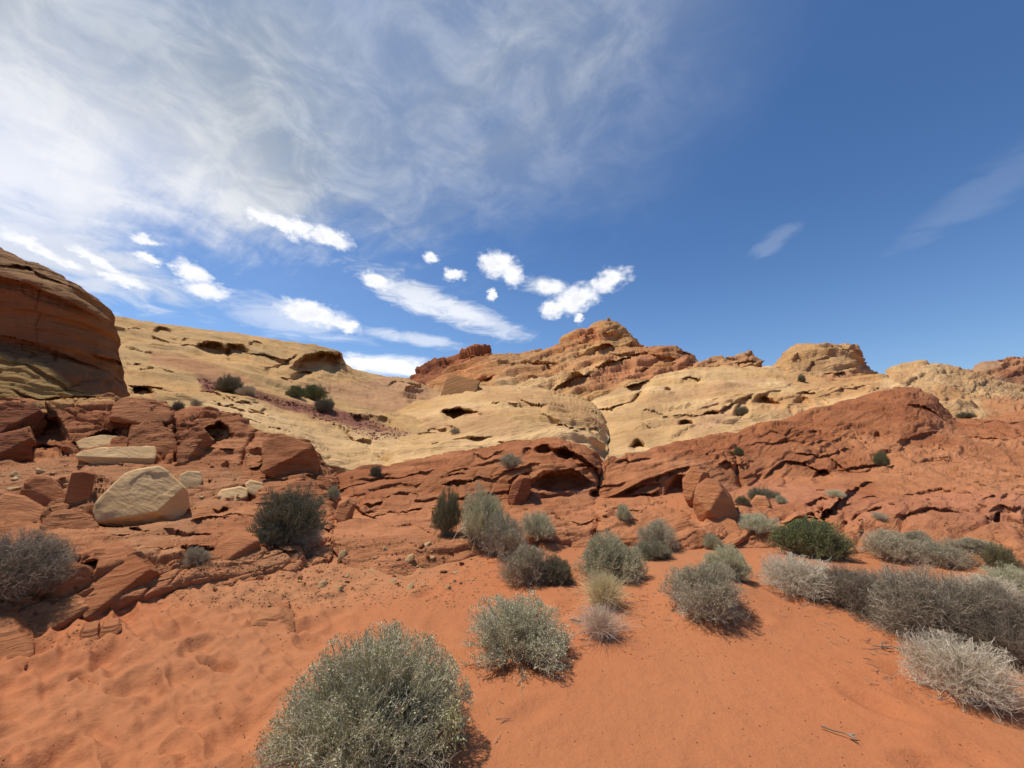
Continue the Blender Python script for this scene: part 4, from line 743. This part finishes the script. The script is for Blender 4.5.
# ------------------------------------------------------------------ shrubs
def tubes(paths, r0, r1, g, sides=3):
    n, s, _ = paths.shape; d = np.gradient(paths, axis=1); d /= np.linalg.norm(d, axis=-1, keepdims=True) + 1e-9
    a = g.normal(size=(n, 1, 3)); u = np.cross(d, a); u /= np.linalg.norm(u, axis=-1, keepdims=True) + 1e-9; v = np.cross(d, u)
    t = np.linspace(0, 1, s)[None, :, None]; rr = np.reshape(r0, (-1, 1, 1)) * (1 - t) + np.reshape(r1, (-1, 1, 1)) * t
    V = np.stack([paths + rr * (u * math.cos(k * 2 * math.pi / sides) + v * math.sin(k * 2 * math.pi / sides)) for k in range(sides)], 2)
    idx = np.arange(n * s * sides).reshape(n, s, sides); F = []
    for k in range(sides):
        k2 = (k + 1) % sides; F.append(np.stack([idx[:, :-1, k], idx[:, :-1, k2], idx[:, 1:, k2], idx[:, 1:, k]], -1).reshape(-1, 4))
    return V.reshape(-1, 3), np.concatenate(F), np.repeat(g.random(n), s * sides)
def bez(p0, p1, p2, s):
    t = np.linspace(0, 1, s)[None, :, None]; return (1 - t) ** 2 * p0[:, None] + 2 * t * (1 - t) * p1[:, None] + t * t * p2[:, None]
def shrub_meshes(seed, ns=80, nsub=9, ntw=3, nleaf=9000, mb=None, ml=None, rad=.0032, leaf=(.016, .0045), base=.10, hemi=1.45, inner=.75, curl=.35, upw=.45, subl=(.08, .2), lump=.25, wild=.5, side=1.0):
    g = np.random.default_rng(seed); L0 = g.random(3) * 50
    ph = g.uniform(0, 2 * math.pi, ns); th = np.arccos(1 - g.random(ns) * (1 - math.cos(hemi)))
    dr = np.stack([np.sin(th) * np.cos(ph), np.sin(th) * np.sin(ph), np.cos(th)], -1)
    rho = .5 * (1 + lump * 2.6 * fbm(dr * 1.6 + L0, 3)) * g.uniform(inner, 1.0, ns); tgt = dr * rho[:, None]; tgt[:, 2] = np.maximum(tgt[:, 2], .015)
    p0 = np.concatenate([g.normal(size=(ns, 2)) * base, np.zeros((ns, 1)) - .02], 1) + tgt * np.array([.12, .12, 0])
    p1 = p0 * .6 + tgt * .4 + np.array([0, 0, upw * .3]) * g.random((ns, 1)) + g.normal(size=(ns, 3)) * .05 * wild
    A = bez(p0, p1, tgt, 8); A = A + g.normal(size=A.shape) * .006 * np.linspace(0, 1, 8)[None, :, None]
    parts = [tubes(A, rad * 1.8 * g.uniform(.6, 1.3, ns), rad * .7 * np.ones(ns), g)]
    def child(par, n, l0, l1, tmin, s, r0, r1, spread):
        m, sg, _ = par.shape; pi_ = np.repeat(np.arange(m), n); t = g.uniform(tmin, 1, m * n) * (sg - 1.001); i = t.astype(int); f = (t - i)[:, None]
        b = par[pi_, i] * (1 - f) + par[pi_, i + 1] * f; tan = par[pi_, i + 1] - par[pi_, i]; tan /= np.linalg.norm(tan, axis=-1, keepdims=True) + 1e-9
        out = b / (np.linalg.norm(b, axis=-1, keepdims=True) + 1e-6); dd = tan * .7 + out * .5 + g.normal(size=b.shape) * spread + np.array([0, 0, upw * .5]); dd /= np.linalg.norm(dd, axis=-1, keepdims=True)
        ln = g.uniform(l0, l1, len(b))[:, None]; e = b + dd * ln; mid = (b + e) / 2 + g.normal(size=b.shape) * ln * curl * .35
        nrm = np.linalg.norm(e, axis=-1); lim = .5 * (1 + lump * 2.6 * fbm(e / (nrm[:, None] + 1e-6) * 1.6 + L0, 3)) * 1.06; k = np.where(nrm > lim, lim / nrm, 1)[:, None]
        e = e * k; e[:, 2] = np.maximum(e[:, 2], .0); C = bez(b, mid, e, s); parts.append(tubes(C, r0 * np.ones(len(b)), r1 * np.ones(len(b)), g)); return C
    Bb = child(A, nsub, subl[0], subl[1], .3, 5, rad * .85, rad * .5, .55 * wild + .15)
    Cc = child(Bb, ntw, .035, .09, .25, 3, rad * .6, rad * .35, .7) if ntw else Bb
    def join(ps):
        n = 0; V, F, Rr = [], [], []
        for v, f, r in ps: V.append(v); F.append(f + n); Rr.append(r); n += len(v)
        return np.concatenate(V), np.concatenate(F), np.concatenate(Rr)
    V, F, Rr = join(parts); mbr = mesh_np('branches', V, F, mb, np.stack([Rr] * 3, -1), True, 'rnd'); mlf = None
    if nleaf:
        src = np.concatenate([Cc.reshape(-1, 3), Bb[:, 2:].reshape(-1, 3)]); c = src[g.integers(0, len(src), nleaf)] + g.normal(size=(nleaf, 3)) * .006
        d = c / (np.linalg.norm(c, axis=-1, keepdims=True) + 1e-6) * .6 + g.normal(size=c.shape) * .6 + np.array([0, 0, .45]); d /= np.linalg.norm(d, axis=-1, keepdims=True)
        w_ = np.cross(d, g.normal(size=d.shape)); w_ /= np.linalg.norm(w_, axis=-1, keepdims=True) + 1e-9
        ll = leaf[0] * g.uniform(.6, 1.4, nleaf)[:, None]; ww = leaf[1] * g.uniform(.7, 1.3, nleaf)[:, None]
        Vl = np.stack([c, c + d * ll * .5 + w_ * ww, c + d * ll, c + d * ll * .5 - w_ * ww], 1).reshape(-1, 3); Vl[:, 2] = np.maximum(Vl[:, 2], .002)
        rl = np.repeat(g.random(nleaf), 4); mlf = mesh_np('foliage', Vl, np.arange(nleaf * 4).reshape(-1, 4), ml, np.stack([rl] * 3, -1), False, 'rnd')
    return mbr, mlf
def grass_meshes(seed, n, mat, w=.006, droop=.5):
    g = np.random.default_rng(seed); ph = g.uniform(0, 2 * math.pi, n); th = np.abs(g.normal(size=n)) * .45; L = g.uniform(.3, .55, n)
    p0 = np.concatenate([g.normal(size=(n, 2)) * .09, np.zeros((n, 1)) - .02], 1); d = np.stack([np.sin(th) * np.cos(ph), np.sin(th) * np.sin(ph), np.cos(th)], -1)
    p2 = p0 + d * L[:, None]; p2[:, :2] += d[:, :2] * (L * droop)[:, None]; p2[:, 2] = np.maximum(p2[:, 2] - th * .08, .02); p1 = p0 + np.array([0, 0, 1]) * (L * .45)[:, None] + d * (L * .15)[:, None]
    V, F, r = tubes(bez(p0, p1, p2, 5), w * .5 * np.ones(n), w * .12 * np.ones(n), g); return mesh_np('blades', V, F, mat, np.stack([r] * 3, -1), True, 'rnd')
m_twig = plant_mat('shrub_twigs', (.44, .37, .23), (.74, .65, .46)); m_twigd = plant_mat('dark_twigs', (.14, .105, .07), (.36, .29, .20)); m_twigm = plant_mat('brown_grey_twigs', (.32, .245, .16), (.62, .51, .36)); m_twigt = plant_mat('thicket_twigs', (.17, .125, .085), (.50, .40, .28)); m_twigp = plant_mat('bleached_twigs', (.50, .41, .28), (.80, .70, .52))
m_sage = plant_mat('sage_leaves', (.38, .375, .17), (.66, .63, .36), (.44, .42, .17)); m_sageb = plant_mat('silvery_leaves', (.44, .44, .235), (.74, .72, .46)); m_dark = plant_mat('dark_leaves', (.12, .135, .06), (.29, .30, .15)); m_green = plant_mat('green_leaves', (.12, .17, .04), (.27, .33, .10))
m_olive = plant_mat('olive_leaves', (.16, .155, .05), (.31, .29, .10)); m_straw = plant_mat('straw', (.70, .54, .25), (.92, .78, .46)); m_pinks = plant_mat('pale_straw', (.55, .38, .26), (.82, .64, .46)); m_yel = plant_mat('yellow_leaves', (.40, .35, .13), (.56, .50, .25))
PROTO = {
 'hero': shrub_meshes(11, 230, 16, 4, 48000, m_twig, m_sage, .0020, (.013, .0030), .09, 1.54, .70, .5, .35, (.06, .15), .13),
 'sage': shrub_meshes(12, 140, 13, 3, 24000, m_twig, m_sageb, .0026, (.015, .0036), .08, 1.52, .62, .45, .45, (.07, .17), .32),
 'sage2': shrub_meshes(13, 170, 14, 3, 26000, m_twig, m_sage, .0028, (.016, .004), .10, 1.45, .7, .5, .55, (.07, .17), .32),
 'tall': shrub_meshes(14, 170, 14, 3, 26000, m_twig, m_sage, .0026, (.016, .004), .16, 1.45, .5, .3, .7, (.07, .18), .35),
 'dark': shrub_meshes(15, 170, 15, 3, 22000, m_twigd, m_dark, .0032, (.017, .0045), .12, 1.48, .6, .5, .5, (.08, .2), .35),
 'darkgrey': shrub_meshes(16, 140, 12, 3, 9000, m_twigm, m_sage, .0028, (.013, .0032), .13, 1.45, .6, .6, .6, (.09, .22), .35, .8),
 'thicket': shrub_meshes(26, 230, 14, 4, 9000, m_twigt, m_dark, .0017, (.008, .002), .12, 1.48, .55, .7, .6, (.08, .24), .45, 1.0),
 'dry': shrub_meshes(17, 120, 11, 3, 0, m_twigp, None, .0027, base=.08, hemi=1.45, inner=.55, curl=.8, upw=.5, subl=(.12, .3), lump=.3, wild=1.0),
 'green': shrub_meshes(18, 150, 14, 3, 32000, m_twigd, m_green, .003, (.018, .0036), .14, 1.42, .6, .3, .9, (.08, .2), .3),
 'olive': shrub_meshes(19, 140, 13, 3, 22000, m_twigd, m_olive, .003, (.018, .0042), .1, 1.35, .6, .3, .9, (.1, .22), .3),
}
PG = {'grass': grass_meshes(21, 1500, m_straw, .008), 'tuft': grass_meshes(22, 1100, m_pinks, .008, .9)}
def shrub(label, kind, px, pyb, wpx, ptop, name='desert_shrub', cat='shrub', wmul=1.0, depthmul=1.0, extra=None):
    h, nn, _ = cast(px, pyb)
    if h is None: return
    dp = depth_of(h); wd = wpx / FPX * dp * wmul; f = Vector((h.x, h.y, 0)).normalized(); slope = max(0, min(1, nn.z))
    back = wd * .42 * depthmul * slope; x, y = h.x + f.x * back, h.y + f.y * back; z = ground(x, y, h.z + 1.2)
    if abs(z - h.z) > .6 * wd + .15: z = h.z; x, y = h.x + f.x * back * .3, h.y + f.y * back * .3
    wd = wpx / FPX * (y * cp + (z - CAM_H) * sp) * wmul
    d = rays(px, ptop); top = CAM_H + d[2] / math.hypot(d[0], d[1]) * (math.hypot(x, y) + wd * .08); H = max(top - z, .22 * wd)
    k = .92; H *= .93; e = empty(name, (x, y, z - .01), random.uniform(0, 6.28)); e.scale = (wd * k, wd * k, H / .5 * .98); tag(e, label, cat)
    if kind in PG: obj('blades', PG[kind], e); return e
    mb, ml = PROTO[kind]
    obj('branches', mb, e)
    if ml: obj('foliage', ml, e)
    if extra: obj('dead_twigs', PROTO[extra][0], e).scale = (.8, .8, .7)
    return e
SH = [
 ('big rounded grey green shrub, nearest of all, alone on the sand', 'hero', 371, 752, 212, 620),
 ('round silvery shrub on open sand behind the nearest big shrub', 'sage', 519, 655, 116, 585),
 ('yellow bunch of dry grass standing among the silvery shrubs', 'grass', 604, 607, 58, 566),
 ('low pinkish tuft of dry grass right below the yellow bunch', 'tuft', 601, 636, 58, 600),
 ('domed grey green shrub directly behind the yellow bunch of grass', 'sage2', 612, 579, 74, 528),
 ('wide grey shrub on a small sand mound with bare roots showing', 'darkgrey', 704, 610, 84, 552),
 ('grey green shrub touching the mound shrub from behind', 'sage2', 728, 578, 50, 542),
 ('loose grey shrub at the foot of the red slope, left of the wide mound shrub', 'darkgrey', 657, 548, 42, 514),
 ('flat dark shrub low in front of the loose grey one', 'dark', 652, 557, 42, 541),
 ('tiny grey shrub beneath the right hand end of the centre outcrop', 'sage2', 624, 519, 17, 502),
 ('olive green bush at the left end of the cluster under the centre outcrop', 'olive', 447, 534, 36, 492),
 ('tall pale grey green bush in the middle of the cluster by the centre outcrop', 'tall', 484, 540, 58, 480),
 ('small straw coloured grass clump at the foot of the tall pale bush', 'grass', 473, 538, 24, 518),
 ('dark grey bush leaning right of the tall pale bush', 'darkgrey', 506, 556, 52, 506),
 ('blue grey bush under the dark rock block by the alcove', 'sage', 538, 536, 40, 507),
 ('brownish twiggy bush at the lower end of the outcrop cluster', 'darkgrey', 527, 580, 58, 536),
 ('small dark dry bush beside the lower end of the cluster', 'dark', 556, 582, 34, 554),
 ('dark green dense shrub on the red ledge below the layered wall', 'dark', 289, 538, 68, 486),
 ('low brown dead shrub at the left foot of the dark green shrub', 'dark', 274, 542, 34, 522),
 ('whitish dead twigs at the right foot of the dark green shrub', 'dry', 305, 543, 36, 518),
 ('dark grey shrub among the left slabs, cut by the frame', 'thicket', 8, 588, 118, 522),
 ('small grey tuft on the red ledge below the large tan boulder', 'darkgrey', 196, 563, 26, 543),
 ('thin sprig of a bush on the red wall right of the dark green shrub', 'sage2', 333, 500, 14, 484),
 ('bright green bush on the sand below the red slope', 'green', 811, 556, 72, 514),
 ('pale bleached wide bush right of the sandy path, in front of the green bush', 'dry', 800, 592, 78, 548),
 ('pale grey bush between the bleached one and the large dark thicket', 'thicket', 858, 606, 70, 556),
 ('large dark grey thicket of bare twigs on the right', 'thicket', 925, 626, 140, 553),
 ('dark twiggy bush at the frame edge behind the bleached spiky one', 'thicket', 1012, 655, 104, 572),
 ('bleached spiky dead shrub in front of the large thicket', 'dry', 962, 692, 98, 626),
 ('brown grey bush behind the large thicket near the green bush', 'darkgrey', 893, 558, 58, 526),
 ('grey brown bush behind the thicket, right of the brown grey one', 'darkgrey', 945, 565, 52, 538),
 ('small grey bush furthest back at the foot of the right slope', 'darkgrey', 915, 545, 30, 527),
 ('yellowish green bush near the frame edge behind the dark thicket', 'olive', 1003, 572, 32, 546),
 ('pale grey shrub at the frame edge beside the yellowish green bush', 'sage', 1015, 600, 50, 560),
 ('low grey shrub on the bench under the right slope, near the frame edge', 'darkgrey', 975, 552, 46, 534),
 ('bleached low bush among the thickets beside the yellowish green bush', 'dry', 985, 600, 60, 570),
 ('dark green low bush on the sandy bench, above the round pinkish stone', 'dark', 763, 502, 30, 487),
 ('spreading grey bush on the bench behind the green bush', 'sage', 758, 530, 46, 510),
 ('small olive bush at the left end of the sandy bench', 'olive', 743, 505, 16, 496),
 ('tiny bush on the bench right of the dark green low bush', 'sage2', 781, 503, 12, 494),
 ('small grey bush beside the wide mound shrub, behind it to the left', 'sage2', 713, 548, 22, 532),
 ('bright green shrub growing from a crack high on the red slope', 'green', 882, 466, 14, 450),
 ('tiny green plant on the brow of the red slope by the vertical crack', 'green', 739, 455, 10, 446),
 ('small grey bush on top of the centre outcrop', 'darkgrey', 510, 467, 26, 451),
 ('small dark bush where red rock meets pale slickrock, left of the outcrop', 'dark', 376, 476, 12, 465),
 ('long dark bush at the top of the purple rubble streak', 'dark', 229, 391, 26, 375),
 ('lower dark bush right of the long one on the rubble streak', 'darkgrey', 246, 395, 20, 384),
 ('dark green round bush, left one of three below the overhanging knob', 'green', 296, 398, 20, 384),
 ('larger dark green bush, middle one of three below the overhanging knob', 'green', 313, 400, 28, 383),
 ('dark green round bush, lowest of three below the overhanging knob', 'dark', 325, 411, 20, 398),
 ('small dark bush at the border of red ledge and tan slope', 'dark', 178, 410, 11, 401),
 ('small grey bush on the tan slope just above the left red ledge', 'darkgrey', 196, 406, 11, 398),
 ('tiny bush on the skyline of the left tan slope', 'dark', 148, 321, 7, 315),
 ('dark low bush on the tan hill right of the red hump', 'dark', 966, 418, 15, 412),
 ('small bush on the butte shoulder above its thin dark ledge', 'dark', 802, 382, 7, 374),
 ('small dark bush in the dark cleft of the pale slickrock', 'dark', 743, 415, 12, 406),
 ('small grey plant on the cream slickrock below its long low hollow', 'darkgrey', 455, 433, 12, 427),
 ('small pale tuft on the bench among the rubble of the right slope', 'sage', 836, 496, 18, 488),
 ('little grey bush at the top of the bench where the right slope begins', 'darkgrey', 880, 519, 16, 511)]
for i, a in enumerate(SH):
    k = a[1]; nm = 'grass_clump' if k in PG else 'desert_shrub'; e = shrub(a[0], k, *a[2:], name=nm, cat='grass clump' if k in PG else 'shrub', extra='dry' if i in (5, 6, 26) else None)
    if i == 0 and e:      # yellow flowering side of the nearest shrub
        g = np.random.default_rng(5); n = 600; c = np.array([.42, -.10, .16]) + g.normal(size=(n, 3)) * np.array([.035, .06, .06]); d = g.normal(size=(n, 3)); d[:, 2] += .8; d /= np.linalg.norm(d, axis=1, keepdims=True); w_ = np.cross(d, g.normal(size=d.shape)); w_ /= np.linalg.norm(w_, axis=1, keepdims=True)
        V = np.stack([c, c + d * .009 + w_ * .004, c + d * .018, c + d * .009 - w_ * .004], 1).reshape(-1, 3); rl = np.repeat(g.random(n), 4)
        fl = obj('foliage', mesh_np('foliage', V, np.arange(n * 4).reshape(-1, 4), m_yel, np.stack([rl] * 3, -1), False, 'rnd'), e); fl['label'] = 'pale yellow sprigs on the side'; e.rotation_euler = (0, 0, 0.0)
# dead twigs lying on the sand
def dead_twig(label, px, py, ang, lpx):
    h, _, _ = cast(px, py); L = lpx / FPX * depth_of(h); g = np.random.default_rng(int(px)); n = 6
    a = np.zeros((n, 6, 3)); a[0, :, 0] = np.linspace(-.5, .5, 6) * L; a[0, :, 1] = g.normal(size=6) * .03 * L; a[0, :, 2] = .012 + g.random(6) * .01
    for k in range(1, n):
        s0 = a[0, g.integers(1, 5)]; dd = np.array([g.uniform(.2, .6), g.uniform(-.5, .5), g.uniform(0, .12)]); a[k] = s0 + dd * np.linspace(0, .5, 6)[:, None] * L
    V, F, r = tubes(a, np.full(n, .005), np.full(n, .002), g, 5); o = obj('dead_twig', mesh_np('dead_twig', V, F, m_twigd, np.stack([r] * 3, -1), True, 'rnd')); o.location = h; o.rotation_euler = (0, 0, ang); tag(o, label, 'twig')
dead_twig('forked dead twig lying on the open sand near the bottom of the view', 838, 735, -.6, 26)
dead_twig('long thin dead stick on the sand left of the bleached spiky shrub', 893, 650, -.15, 34)


# twigs and leaf litter shed on the sand round the near shrubs
def base_litter(n, seed):
    g = np.random.default_rng(seed); P = []
    for (lb, kd, px, pb, wpx, pt) in [a[:6] for a in SH[:7] + SH[12:16] + SH[24:29]]:
        h, _, _ = cast(px, min(pb + 4, 767)); wd = wpx / FPX * depth_of(h) if h else 0
        if not h: continue
        for _ in range(n):
            a = g.uniform(0, 6.28); r = wd * (.35 + abs(g.normal()) * .22); x, y = h.x + math.cos(a) * r, h.y + wd * .4 + math.sin(a) * r; L = g.uniform(.02, .09); b = g.uniform(0, 6.28)
            z = float(sandh(np.array([x]), np.array([y]))[0]); q = np.zeros((4, 3)); t = np.linspace(-.5, .5, 4) * L
            q[:, 0] = x + t * math.cos(b) + g.normal(size=4) * .003; q[:, 1] = y + t * math.sin(b) + g.normal(size=4) * .003; q[:, 2] = z + .003 + abs(g.normal(size=4)) * .004; P.append(q)
    P = np.array(P); V, F, r = tubes(P, g.uniform(.0015, .0035, len(P)), np.full(len(P), .0012), g)
    tag(obj('litter', mesh_np('litter', V, F, m_twigd, np.stack([r] * 3, -1), True, 'rnd')), 'dead twigs and leaf litter shed on the sand round the shrubs', None, None, 'stuff')
base_litter(95, 77)
